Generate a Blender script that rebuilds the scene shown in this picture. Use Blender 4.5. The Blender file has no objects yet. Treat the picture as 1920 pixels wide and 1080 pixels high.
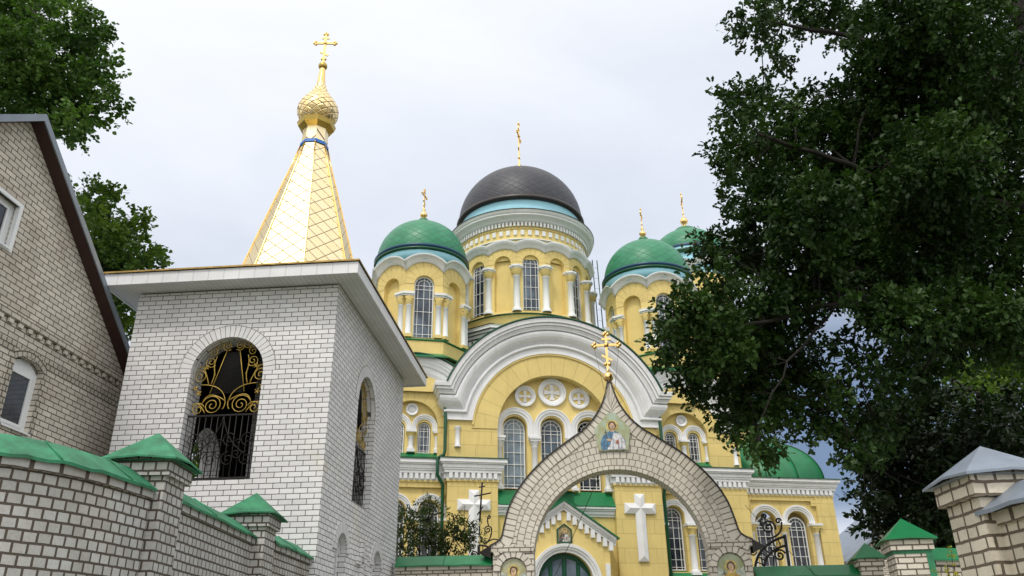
import bpy, math, random
import numpy as np
from mathutils import Matrix, Vector
PI = math.pi
R_ = math.radians
sc = bpy.context.scene
COL = sc.collection
random.seed(7)

# ------------------------------------------------------------------ camera, sky, sun, exposure
cam_d = bpy.data.cameras.new('camera'); cam = bpy.data.objects.new('camera', cam_d); COL.objects.link(cam)
cam_d.sensor_width = 36.0; cam_d.lens = 36 * 1525 / 1920; cam_d.clip_start = 0.05; cam_d.clip_end = 3000
TH, RO = R_(24.85), R_(-0.775)
fw = Vector((0, math.cos(TH), math.sin(TH))); up = Vector((0, -math.sin(TH), math.cos(TH))); rt = Vector((1, 0, 0))
rt2 = rt * math.cos(RO) + up * math.sin(RO); up2 = -rt * math.sin(RO) + up * math.cos(RO)
M = Matrix.Identity(4)
for i in range(3):
    M[i][0] = rt2[i]; M[i][1] = up2[i]; M[i][2] = -fw[i]
M[0][3], M[1][3], M[2][3] = 0, 0, 1.6
cam.matrix_world = M
sc.camera = cam
sc.view_settings.view_transform = 'Standard'; sc.view_settings.look = 'None'
sc.view_settings.exposure = 0.22; sc.view_settings.gamma = 1.0
sc.cycles.max_bounces = 6; sc.cycles.diffuse_bounces = 3; sc.cycles.transparent_max_bounces = 8

SUN_AZ, SUN_EL = -160.0, 57.0          # degrees from +Y clockwise, elevation: behind the camera, to its left
sv = Vector((math.sin(R_(SUN_AZ)) * math.cos(R_(SUN_EL)), math.cos(R_(SUN_AZ)) * math.cos(R_(SUN_EL)), math.sin(R_(SUN_EL))))
sun_d = bpy.data.lights.new('sun', 'SUN'); sun_d.energy = 1.4; sun_d.angle = R_(10); sun_d.color = (1.0, 0.95, 0.87)
sun = bpy.data.objects.new('sun', sun_d); COL.objects.link(sun)
sun.rotation_euler = (-sv).to_track_quat('-Z', 'Y').to_euler(); sun.location = (-30, -30, 60)

class NT:
    """small helper round a node tree"""
    def __init__(s, tree):
        s.t = tree; tree.nodes.clear()
    def n(s, typ, **kw):
        nd = s.t.nodes.new(typ)
        ins = kw.pop('ins', {})
        for k, v in kw.items(): setattr(nd, k, v)
        for k, v in ins.items():
            if isinstance(v, bpy.types.NodeSocket): s.t.links.new(v, nd.inputs[k])
            else: nd.inputs[k].default_value = v
        return nd
    def math(s, op, a, b=0.0, c=0.0, clamp=False):
        nd = s.n('ShaderNodeMath', operation=op, use_clamp=clamp)
        for i, v in enumerate((a, b, c)):
            if isinstance(v, bpy.types.NodeSocket): s.t.links.new(v, nd.inputs[i])
            else: nd.inputs[i].default_value = v
        return nd.outputs[0]
    def mix(s, fac, a, b, blend='MIX'):
        nd = s.n('ShaderNodeMix', data_type='RGBA', blend_type=blend)
        for i, v in ((0, fac), (6, a), (7, b)):
            if isinstance(v, bpy.types.NodeSocket): s.t.links.new(v, nd.inputs[i])
            else: nd.inputs[i].default_value = v if i == 0 else (tuple(v) + (1,))[:4]
        return nd.outputs[2]
    def ramp(s, fac, stops):
        nd = s.n('ShaderNodeValToRGB', ins={0: fac})
        el = nd.color_ramp.elements
        while len(el) < len(stops): el.new(0.5)
        for e, (p, c) in zip(el, stops):
            e.position = p; e.color = (c, c, c, 1) if isinstance(c, (int, float)) else tuple(c) + (1,)
        return nd.outputs[0]
    def smooth(s, v, a, b):
        nd = s.n('ShaderNodeMapRange', interpolation_type='SMOOTHSTEP', clamp=True, ins={0: v, 1: a, 2: b, 3: 0.0, 4: 1.0})
        return nd.outputs[0]

w = bpy.data.worlds.new('World'); sc.world = w; w.use_nodes = True
t = NT(w.node_tree)
sky = t.n('ShaderNodeTexSky', sky_type='NISHITA', sun_disc=False, sun_elevation=R_(SUN_EL), sun_rotation=R_(SUN_AZ))
co = t.n('ShaderNodeTexCoord').outputs['Generated']
sep = t.n('ShaderNodeSeparateXYZ', ins={0: co})
mp = t.n('ShaderNodeMapping', ins={0: co, 3: (1.0, 1.0, 2.2)}).outputs[0]
nz = t.n('ShaderNodeTexNoise', ins={'Vector': mp, 'Scale': 2.1, 'Detail': 9.0, 'Roughness': 0.58, 'Distortion': 0.35}).outputs[0]
nz2 = t.n('ShaderNodeTexNoise', ins={'Vector': mp, 'Scale': 0.9, 'Detail': 3.0}).outputs[0]
nsum = t.math('ADD', t.math('MULTIPLY', nz, 0.6), t.math('MULTIPLY', nz2, 0.4))
cl = t.ramp(nsum, [(0.36, (0.545, 0.60, 0.71)), (0.50, (0.635, 0.685, 0.785)), (0.66, (0.76, 0.79, 0.86))])
# brighter veil of cloud towards the hidden sun
dn = t.n('ShaderNodeVectorMath', operation='DOT_PRODUCT', ins={0: co, 1: tuple(sv)}).outputs['Value']
glow = t.smooth(dn, -0.2, 1.0)
clb = t.mix(glow, cl, (1.28, 1.25, 1.20))
# a hole in the cloud low over the right: slate blue sky with a white bank under it
hole_dir = Vector((0.40, 0.88, 0.20)).normalized()
dh = t.n('ShaderNodeVectorMath', operation='DOT_PRODUCT', ins={0: co, 1: tuple(hole_dir)}).outputs['Value']
hn = t.math('ADD', dh, t.math('MULTIPLY', t.math('SUBTRACT', nz, 0.5), 0.05))
hole = t.smooth(hn, 0.966, 0.996)
bank = t.smooth(t.math('ADD', sep.outputs[2], t.math('MULTIPLY', t.math('SUBTRACT', nz, 0.5), 0.10)), 0.125, 0.175)
hole = t.math('MULTIPLY', hole, bank)
skyc = t.mix(1.0, sky.outputs[0], (0.10, 0.10, 0.10), 'MULTIPLY')
hcol = t.mix(0.8, skyc, (0.17, 0.235, 0.37))
fin = t.mix(hole, clb, hcol)
bg = t.n('ShaderNodeBackground', ins={'Color': fin, 'Strength': 1.0})
out = t.n('ShaderNodeOutputWorld', ins={'Surface': bg.outputs[0]})

# ------------------------------------------------------------------ materials
def new_mat(name):
    m = bpy.data.materials.new(name); m.use_nodes = True
    return m, NT(m.node_tree)
def finish(t, color, rough=0.6, metal=0.0, bump=None, bstr=0.3, bdist=0.01, ior=1.45, extra=None):
    ins = {'Base Color': color if isinstance(color, bpy.types.NodeSocket) else tuple(color) + (1,), 'Roughness': rough, 'Metallic': metal, 'IOR': ior}
    b = t.n('ShaderNodeBsdfPrincipled', ins=ins)
    if bump is not None:
        bp = t.n('ShaderNodeBump', ins={'Height': bump, 'Strength': bstr, 'Distance': bdist})
        t.t.links.new(bp.outputs[0], b.inputs['Normal'])
    if extra:
        for k, v in extra.items(): b.inputs[k].default_value = v
    t.n('ShaderNodeOutputMaterial', ins={0: b.outputs[0]})
    return b
def plain(name, c, rough=0.6, metal=0.0, var=0.12, scale=1.5, bstr=0.15, streak=0.0, ior=1.45):
    m, t = new_mat(name)
    co = t.n('ShaderNodeTexCoord').outputs['Object']
    n1 = t.n('ShaderNodeTexNoise', ins={'Vector': co, 'Scale': scale, 'Detail': 6.0, 'Roughness': 0.65}).outputs[0]
    n2 = t.n('ShaderNodeTexNoise', ins={'Vector': co, 'Scale': scale * 14, 'Detail': 3.0}).outputs[0]
    v = t.ramp(n1, [(0.3, 1 - var), (0.7, 1 + var * 0.5)])
    col = t.mix(1.0, c, v, 'MULTIPLY')
    if streak:
        mp = t.n('ShaderNodeMapping', ins={0: co, 3: (5.0, 5.0, 0.35)}).outputs[0]
        n3 = t.n('ShaderNodeTexNoise', ins={'Vector': mp, 'Scale': 1.2, 'Detail': 5.0}).outputs[0]
        f = t.math('MULTIPLY', t.smooth(n3, 0.55, 0.75), streak)
        col = t.mix(f, col, tuple(x * 0.45 for x in c))
    finish(t, col, rough, metal, n2, bstr, 0.004, ior)
    return m
def brickmat(name, c1, c2, mortar, bw, bh, ms=0.012, off=0.5, bstr=0.6, noise=0.12, freq=2, squash=1.0, bias=0.0, stain=None, msmooth=0.15, wob=0.0, rough=0.8, streak=0.0):
    m, t = new_mat(name)
    uv = t.n('ShaderNodeTexCoord').outputs['UV']
    oc = t.n('ShaderNodeTexCoord').outputs['Object']
    vec = uv
    if wob:
        nn = t.n('ShaderNodeTexNoise', ins={'Vector': oc, 'Scale': 7.0, 'Detail': 2.0})
        d = t.n('ShaderNodeVectorMath', operation='SUBTRACT', ins={0: nn.outputs[1], 1: (0.5, 0.5, 0.5)}).outputs[0]
        d = t.n('ShaderNodeVectorMath', operation='SCALE', ins={0: d, 3: wob}).outputs[0]
        vec = t.n('ShaderNodeVectorMath', operation='ADD', ins={0: uv, 1: d}).outputs[0]
    br = t.n('ShaderNodeTexBrick', offset=off, offset_frequency=freq, squash=squash, squash_frequency=2,
             ins={'Vector': vec, 'Color1': c1 + (1,), 'Color2': c2 + (1,), 'Mortar': mortar + (1,), 'Scale': 1.0, 'Mortar Size': ms, 'Mortar Smooth': msmooth, 'Bias': bias, 'Brick Width': bw, 'Row Height': bh})
    n1 = t.n('ShaderNodeTexNoise', ins={'Vector': oc, 'Scale': 0.8, 'Detail': 7.0, 'Roughness': 0.65}).outputs[0]
    n2 = t.n('ShaderNodeTexNoise', ins={'Vector': oc, 'Scale': 40.0, 'Detail': 4.0}).outputs[0]
    v = t.ramp(n1, [(0.3, 1 - noise), (0.7, 1 + noise * 0.4)])
    v2 = t.ramp(n2, [(0.3, 1 - noise * 0.6), (0.65, 1.0)])
    col = t.mix(1.0, br.outputs[0], v, 'MULTIPLY')
    col = t.mix(1.0, col, v2, 'MULTIPLY')
    if stain:
        sc_, lo, hi, amt = stain
        n3 = t.n('ShaderNodeTexNoise', ins={'Vector': oc, 'Scale': 0.7, 'Detail': 6.0, 'Roughness': 0.7}).outputs[0]
        col = t.mix(t.math('MULTIPLY', t.smooth(n3, lo, hi), amt), col, t.mix(1.0, col, sc_, 'MULTIPLY'))
    if streak:
        mp = t.n('ShaderNodeMapping', ins={0: oc, 3: (3.2, 3.2, 0.28)}).outputs[0]
        n4 = t.n('ShaderNodeTexNoise', ins={'Vector': mp, 'Scale': 1.1, 'Detail': 7.0, 'Roughness': 0.65}).outputs[0]
        col = t.mix(t.math('MULTIPLY', t.smooth(n4, 0.5, 0.72), streak), col, t.mix(1.0, col, (0.55, 0.52, 0.46), 'MULTIPLY'))
    h = t.math('ADD', t.math('SUBTRACT', 1.0, br.outputs[1]), t.math('MULTIPLY', n2, 0.25))
    finish(t, col, rough, 0.0, h, bstr, 0.012)
    return m
def tilemat(name, c, c2, line, rough, metal, bump=0.4, lw=0.06):
    """diamond sheet metal: the UV map counts sheets"""
    m, t = new_mat(name)
    uv = t.n('ShaderNodeTexCoord').outputs['UV']; oc = t.n('ShaderNodeTexCoord').outputs['Object']
    s = t.n('ShaderNodeSeparateXYZ', ins={0: uv})
    a = t.math('ADD', s.outputs[0], s.outputs[1]); b = t.math('SUBTRACT', s.outputs[0], s.outputs[1])
    fa = t.math('FRACT', a); fb = t.math('FRACT', b)
    e = t.math('MINIMUM', t.math('MINIMUM', fa, t.math('SUBTRACT', 1.0, fa)), t.math('MINIMUM', fb, t.math('SUBTRACT', 1.0, fb)))
    ln = t.math('SUBTRACT', 1.0, t.smooth(e, 0.0, lw))
    wn = t.n('ShaderNodeTexWhiteNoise', noise_dimensions='2D', ins={0: t.n('ShaderNodeCombineXYZ', ins={0: t.math('FLOOR', a), 1: t.math('FLOOR', b)}).outputs[0]})
    n1 = t.n('ShaderNodeTexNoise', ins={'Vector': oc, 'Scale': 1.3, 'Detail': 6.0, 'Roughness': 0.65}).outputs[0]
    base = t.mix(t.math('ADD', t.math('MULTIPLY', wn.outputs[0], 0.6), t.math('MULTIPLY', n1, 0.4)), c, c2)
    col = t.mix(ln, base, line)
    nb = t.n('ShaderNodeTexNoise', ins={'Vector': oc, 'Scale': 5.0, 'Detail': 2.0}).outputs[0]
    h = t.math('ADD', t.math('ADD', t.math('MULTIPLY', t.smooth(e, 0.0, lw * 1.6), 0.6), t.math('MULTIPLY', fa, 0.5)), t.math('MULTIPLY', nb, 0.5))
    rg = t.math('ADD', rough, t.math('MULTIPLY', n1, 0.15))
    b = finish(t, col, rg, metal, h, bump, 0.02)
    if metal: t.t.links.new(t.math('MULTIPLY', t.math('SUBTRACT', 1.0, ln), metal), b.inputs['Metallic'])
    return m
def stripemat(name, c, dark, axis, period, rough=0.45):
    m, t = new_mat(name)
    oc = t.n('ShaderNodeTexCoord').outputs['Object']
    s = t.n('ShaderNodeSeparateXYZ', ins={0: oc})
    f = t.math('FRACT', t.math('DIVIDE', s.outputs[axis], period))
    ln = t.math('SUBTRACT', 1.0, t.smooth(f, 0.0, 0.1))
    n1 = t.n('ShaderNodeTexNoise', ins={'Vector': oc, 'Scale': 1.5, 'Detail': 5.0}).outputs[0]
    col = t.mix(1.0, t.mix(ln, c, dark), t.ramp(n1, [(0.3, 0.86), (0.7, 1.04)]), 'MULTIPLY')
    finish(t, col, rough, 0.0, t.math('MULTIPLY', ln, -1.0), 0.4, 0.01)
    return m
def leafmat(name, c1, c2, trans=0.25, rough=0.5):
    m, t = new_mat(name)
    oc = t.n('ShaderNodeTexCoord').outputs['Object']
    n1 = t.n('ShaderNodeTexNoise', ins={'Vector': oc, 'Scale': 0.55, 'Detail': 3.0}).outputs[0]
    n2 = t.n('ShaderNodeTexNoise', ins={'Vector': oc, 'Scale': 6.0, 'Detail': 2.0}).outputs[0]
    f = t.smooth(t.math('ADD', t.math('MULTIPLY', n1, 0.6), t.math('MULTIPLY', n2, 0.4)), 0.38, 0.64)
    col = t.mix(f, c1, c2)
    b = t.n('ShaderNodeBsdfPrincipled', ins={'Base Color': col, 'Roughness': rough, 'Specular IOR Level': 0.25})
    tr = t.n('ShaderNodeBsdfTranslucent', ins={'Color': t.mix(1.0, col, (1.3, 1.5, 0.6), 'MULTIPLY')})
    mx = t.n('ShaderNodeMixShader', ins={0: trans, 1: b.outputs[0], 2: tr.outputs[0]})
    t.n('ShaderNodeOutputMaterial', ins={0: mx.outputs[0]})
    return m

Mt = {}
Mt['tower_brick'] = brickmat('white_silicate_brick', (0.82, 0.82, 0.84), (0.68, 0.68, 0.70), (0.09, 0.08, 0.08), 0.258, 0.098, 0.0068, bstr=0.5, noise=0.10, bias=-0.2, msmooth=0.1, stain=((1.0, 0.93, 0.74), 0.52, 0.75, 0.75))
Mt['tower_voussoir'] = brickmat('white_brick_on_end', (0.78, 0.78, 0.80), (0.70, 0.70, 0.72), (0.14, 0.13, 0.12), 0.098, 0.26, 0.006, off=0.0, bstr=0.5, noise=0.1)
Mt['house_brick'] = brickmat('cream_brick', (0.78, 0.725, 0.635), (0.62, 0.575, 0.50), (0.08, 0.065, 0.05), 0.258, 0.098, 0.0085, bstr=0.7, noise=0.22, stain=((0.70, 0.66, 0.62), 0.42, 0.62, 0.7))
Mt['house_header'] = brickmat('cream_brick_headers', (0.58, 0.54, 0.46), (0.46, 0.43, 0.36), (0.10, 0.08, 0.065), 0.129, 0.098, 0.011, bstr=0.7, noise=0.2)
Mt['wall_brick'] = brickmat('grey_header_brick', (0.59, 0.59, 0.585), (0.47, 0.465, 0.45), (0.105, 0.085, 0.068), 0.131, 0.099, 0.0115, bstr=1.0, noise=0.22, wob=0.012, msmooth=0.25, stain=((0.78, 0.72, 0.62), 0.45, 0.7, 0.7))
Mt['gate_brick'] = brickmat('beige_gate_brick', (0.80, 0.755, 0.675), (0.68, 0.635, 0.56), (0.28, 0.235, 0.195), 0.15, 0.165, 0.0095, bstr=0.8, noise=0.16, wob=0.02)
Mt['gate_edge'] = brickmat('beige_edge_brick', (0.80, 0.755, 0.675), (0.69, 0.64, 0.565), (0.24, 0.20, 0.165), 0.135, 0.30, 0.013, off=0.0, bstr=0.8, noise=0.16, wob=0.012)
Mt['gate_pillar'] = brickmat('beige_pillar_brick', (0.76, 0.715, 0.635), (0.66, 0.61, 0.535), (0.24, 0.20, 0.165), 0.258, 0.128, 0.014, bstr=0.8, noise=0.16, wob=0.015)
Mt['near_brick'] = brickmat('cream_rough_brick', (0.78, 0.71, 0.59), (0.62, 0.555, 0.455), (0.16, 0.125, 0.095), 0.150, 0.098, 0.0125, off=0.37, bstr=1.0, noise=0.2, squash=1.6, wob=0.02, msmooth=0.3, stain=((0.75, 0.66, 0.55), 0.5, 0.7, 0.6))
Mt['fence_brick'] = brickmat('cream_fence_brick', (0.72, 0.67, 0.58), (0.58, 0.535, 0.455), (0.15, 0.12, 0.095), 0.258, 0.098, 0.013, bstr=0.8, noise=0.18, wob=0.012)
YEL = (0.785, 0.62, 0.24)
Mt['yellow'] = plain('yellow_plaster', YEL, 0.75, var=0.14, scale=0.7, bstr=0.2, streak=0.16)
def ymix(name, bw, bh, off=0.5, ms=0.010):
    return brickmat(name, YEL, tuple(x * 0.94 for x in YEL), tuple(x * 0.62 for x in YEL), bw, bh, ms, off=off, bstr=0.5, noise=0.13, msmooth=0.4, streak=0.22)
Mt['yellow_block'] = ymix('yellow_rusticated_plaster', 1.45, 0.61)
Mt['yellow_radial'] = ymix('yellow_voussoir_plaster', 0.62, 9.0, off=0.0)
Mt['yellow_radial_small'] = ymix('yellow_small_voussoirs', 0.24, 9.0, off=0.0, ms=0.009)
Mt['white'] = plain('white_stucco', (0.80, 0.81, 0.83), 0.6, var=0.12, scale=1.1, bstr=0.12, streak=0.20)
Mt['white_far'] = plain('white_cool_stucco', (0.78, 0.80, 0.80), 0.6, var=0.10, scale=0.9, bstr=0.12, streak=0.12)
Mt['white_paint'] = plain('white_window_paint', (0.80, 0.82, 0.84), 0.35, var=0.05)
Mt['green'] = plain('green_roof_paint', (0.012, 0.18, 0.065), 0.38, var=0.25, scale=1.0, streak=0.25)
Mt['green_dark'] = plain('dark_green_paint', (0.008, 0.085, 0.04), 0.35, var=0.2, scale=1.5)
Mt['green_worn'] = plain('worn_green_coping_paint', (0.030, 0.215, 0.105), 0.6, var=0.55, scale=3.5, streak=0.5, bstr=0.5)
Mt['green_tile'] = tilemat('green_diamond_sheets', (0.015, 0.175, 0.085), (0.042, 0.265, 0.14), (0.008, 0.085, 0.042), 0.34, 0.0, 0.5, 0.05)
Mt['black_tile'] = tilemat('charcoal_diamond_sheets', (0.030, 0.033, 0.044), (0.054, 0.056, 0.070), (0.014, 0.014, 0.018), 0.40, 0.10, 0.5, 0.075)
Mt['dark_rim'] = plain('dark_brown_rim', (0.035, 0.03, 0.03), 0.35, var=0.2)
Mt['navy'] = plain('navy_blue_paint', (0.012, 0.06, 0.14), 0.35, var=0.15)
Mt['sky_blue'] = plain('pale_blue_plaster', (0.36, 0.70, 0.84), 0.6, var=0.08, scale=1.3, streak=0.08)
Mt['blue_band'] = plain('bright_blue_strip', (0.02, 0.16, 0.55), 0.4, var=0.1)
Mt['gold_tile'] = tilemat('gold_diamond_sheets', (0.87, 0.72, 0.43), (0.91, 0.78, 0.52), (0.09, 0.06, 0.03), 0.36, 1.0, 0.55, 0.05)
Mt['gold_scale'] = tilemat('gold_fish_scale_sheets', (0.88, 0.66, 0.30), (0.96, 0.78, 0.45), (0.10, 0.06, 0.02), 0.22, 1.0, 0.9, 0.09)
Mt['gold'] = plain('polished_gold', (0.95, 0.66, 0.26), 0.2, 1.0, var=0.12, scale=3.0, bstr=0.05)
Mt['gold_old'] = plain('dull_gold', (0.50, 0.36, 0.10), 0.35, 1.0, var=0.2, scale=3.0)
Mt['gold_paint'] = plain('gold_painted_iron', (0.46, 0.32, 0.07), 0.4, 0.5, var=0.2, scale=6.0)
Mt['iron'] = plain('black_wrought_iron', (0.022, 0.02, 0.02), 0.5, 0.4, var=0.2)
Mt['grey_metal'] = plain('galvanised_sheet', (0.25, 0.295, 0.36), 0.42, 0.35, var=0.22, scale=2.2, streak=0.3, bstr=0.3)
Mt['grey_fascia'] = plain('grey_fascia_sheet', (0.24, 0.28, 0.33), 0.45, 0.3, var=0.15)
Mt['maroon'] = plain('dark_maroon_boards', (0.045, 0.018, 0.016), 0.55, var=0.2)
Mt['soffit'] = stripemat('white_soffit_boards', (0.72, 0.73, 0.75), (0.30, 0.30, 0.31), 0, 0.1)
Mt['fascia'] = stripemat('white_fascia_boards', (0.78, 0.79, 0.82), (0.60, 0.60, 0.62), 0, 0.31)
Mt['rust_edge'] = plain('rusty_gold_edge', (0.42, 0.28, 0.09), 0.45, 0.6, var=0.5, scale=6.0)
Mt['dark'] = plain('room_shade', (0.012, 0.012, 0.013), 0.9)  # near-black colour stands in for shade inside the belfry
Mt['mesh_dark'] = stripemat('dark_lattice', (0.006, 0.006, 0.006), (0.012, 0.012, 0.012), 0, 0.05, 0.9)
Mt['bark'] = plain('grey_brown_bark', (0.018, 0.015, 0.012), 0.9, var=0.45, scale=4.0, bstr=0.9)
Mt['icon_frame'] = plain('dark_green_frame', (0.02, 0.09, 0.05), 0.45)
def glassmat(name, c, c2, scale=1.1):
    m, t = new_mat(name)
    oc = t.n('ShaderNodeTexCoord').outputs['Object']
    n1 = t.n('ShaderNodeTexNoise', ins={'Vector': oc, 'Scale': scale, 'Detail': 4.0}).outputs[0]
    col = t.mix(t.smooth(n1, 0.4, 0.62), c, c2)
    finish(t, col, 0.07, 0.0, n1, 0.06, 0.02, 1.5)
    return m
Mt['glass'] = glassmat('dark_window_glass', (0.010, 0.013, 0.020), (0.040, 0.052, 0.072))
Mt['glass_pale'] = glassmat('sky_reflection_glass', (0.16, 0.21, 0.27), (0.30, 0.37, 0.43))  # pale tone of reflected sky put into the pane colour
Mt['glass_mid'] = glassmat('blue_grey_glass', (0.030, 0.045, 0.072), (0.11, 0.15, 0.20))

# ------------------------------------------------------------------ mesh helper
class MB:
    def __init__(s, xf=None):
        s.v = []; s.f = []; s.uv = []; s.mi = []; s.sm = []; s.xf = xf
    def poly(s, pts, mi=0, uv=None, smooth=False, flip=False):
        P = [tuple(s.xf(p)) if s.xf else tuple(p) for p in pts]
        if uv is None:
            a = Vector(P[0]); nrm = Vector((0, 0, 0))
            for i in range(len(P)):
                p, q = Vector(P[i]), Vector(P[(i + 1) % len(P)])
                nrm += (p - a).cross(q - a)
            if nrm.length < 1e-12: nrm = Vector((0, 0, 1))
            nrm.normalize()
            if abs(nrm.z) > 0.8: uv = [(p[0], p[1]) for p in P]
            else:
                tx, ty = -nrm.y, nrm.x; l = math.hypot(tx, ty); tx /= l; ty /= l
                if abs(tx) > abs(ty):
                    if tx < 0: tx, ty = -tx, -ty
                elif ty < 0: tx, ty = -tx, -ty
                uv = [(p[0] * tx + p[1] * ty, p[2]) for p in P]
        if flip: P = P[::-1]; uv = list(uv)[::-1]
        b = len(s.v); s.v += P; s.f.append(list(range(b, b + len(P)))); s.uv += list(uv); s.mi.append(mi); s.sm.append(smooth)
        return s
    def box(s, x0, x1, y0, y1, z0, z1, mi=0):
        A = [(x0, y0, z0), (x1, y0, z0), (x1, y1, z0), (x0, y1, z0), (x0, y0, z1), (x1, y0, z1), (x1, y1, z1), (x0, y1, z1)]
        for q in ((0, 1, 5, 4), (1, 2, 6, 5), (2, 3, 7, 6), (3, 0, 4, 7), (4, 5, 6, 7), (3, 2, 1, 0)): s.poly([A[i] for i in q], mi)
        return s
    def prism(s, out, y0, y1, mi=0, sides=True, back=True):
        """outline [(x,z)] counter-clockwise seen from -y"""
        n = len(out)
        s.poly([(x, y0, z) for x, z in out], mi)
        if back: s.poly([(x, y1, z) for x, z in out[::-1]], mi)
        if sides:
            for i in range(n):
                (x0, z0), (x1, z1) = out[i], out[(i + 1) % n]
                s.poly([(x0, y0, z0), (x0, y1, z0), (x1, y1, z1), (x1, y0, z1)], mi)
        return s
    def grid(s, rows, mi=0, uvs=None, smooth=False, closed=False, flip=False):
        """rows: list of equal-length point lists"""
        for i in range(len(rows) - 1):
            n = len(rows[i]); m = n if closed else n - 1
            for j in range(m):
                k = (j + 1) % n
                q = [rows[i][j], rows[i][k], rows[i + 1][k], rows[i + 1][j]]
                u = None
                if uvs is not None:
                    if closed and k == 0:
                        u = [uvs[i][j], uvs[i][n], uvs[i + 1][n], uvs[i + 1][j]]
                    else: u = [uvs[i][j], uvs[i][k], uvs[i + 1][k], uvs[i + 1][j]]
                mm = mi[i] if isinstance(mi, (list, tuple)) else mi
                s.poly(q, mm, u, smooth, flip)
        return s
    def lathe(s, prof, n=24, c=(0, 0), mi=0, smooth=True, uvf=None, rot=0.0):
        rows, uvs = [], []
        L = 0
        for i, (r, z) in enumerate(prof):
            if i: L += math.hypot(r - prof[i - 1][0], z - prof[i - 1][1])
            rows.append([(c[0] + r * math.cos(rot + 2 * PI * k / n), c[1] + r * math.sin(rot + 2 * PI * k / n), z) for k in range(n)])
            uvs.append([uvf(k / n, L, r, z) if uvf else (k / n * 2 * PI * max(r, .01), L) for k in range(n + 1)])
        return s.grid(rows, mi, uvs, smooth, True)
    def tube(s, pts, r, n=6, mi=0, smooth=True, taper=None):
        P = [Vector(p) for p in pts]
        if len(P) < 2: return s
        rows = []; up = None
        for i, p in enumerate(P):
            d = (P[min(i + 1, len(P) - 1)] - P[max(i - 1, 0)])
            if d.length < 1e-9: d = Vector((0, 0, 1))
            d.normalize()
            if up is None: up = Vector((0, 1, 0)) if abs(d.y) < 0.9 else Vector((1, 0, 0))
            a = d.cross(up)
            if a.length < 1e-6: a = d.orthogonal()
            a.normalize(); b = a.cross(d); up = b
            rr = r if not taper else taper[i]
            rows.append([p + (a * math.cos(2 * PI * k / n) + b * math.sin(2 * PI * k / n)) * rr for k in range(n)])
        s.grid(rows, mi, None, smooth, True)
        s.poly(rows[0][::-1], mi); s.poly(rows[-1], mi)
        return s
    def sphere(s, c, r, n=12, mi=0, sz=1.0):
        m = max(4, n // 2)
        s.lathe([(max(1e-4, r * math.sin(PI * i / m)), c[2] - r * sz * math.cos(PI * i / m)) for i in range(m + 1)], n, (c[0], c[1]), mi)
        return s
    def build(s, name, mats, parent=None, loc=None, **props):
        me = bpy.data.meshes.new(name)
        me.from_pydata([tuple(p) for p in s.v], [], s.f)
        ul = me.uv_layers.new(name='UVMap')
        ul.data.foreach_set('uv', np.array(s.uv, dtype=np.float32).ravel())
        if not isinstance(mats, (list, tuple)): mats = [mats]
        for m in mats: me.materials.append(m if not isinstance(m, str) else Mt[m])
        me.polygons.foreach_set('material_index', np.array(s.mi, dtype=np.int32))
        me.polygons.foreach_set('use_smooth', np.array(s.sm, dtype=bool))
        # weld so that smooth shading works
        import bmesh
        bm = bmesh.new(); bm.from_mesh(me); bmesh.ops.remove_doubles(bm, verts=bm.verts, dist=0.0004); bm.to_mesh(me); bm.free()
        me.update()
        o = bpy.data.objects.new(name, me); COL.objects.link(o)
        if parent: o.parent = parent
        if loc: o.location = loc
        for k, v in props.items(): o[k] = v
        return o

def thing(name, label, cat, loc=(0, 0, 0), rz=0.0, group=None):
    o = bpy.data.objects.new(name, None); COL.objects.link(o)
    o.empty_display_size = 0.3; o.location = loc; o.rotation_euler = (0, 0, rz)
    o['label'] = label; o['category'] = cat
    if group: o['group'] = group
    return o
def tag(o, label, cat, group=None):
    o['label'] = label; o['category'] = cat
    if group: o['group'] = group
    return o
def copy_tree(o, parent=None):
    c = o.copy(); COL.objects.link(c)
    if parent: c.parent = parent
    for ch in list(o.children): copy_tree(ch, c)
    return c

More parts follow.
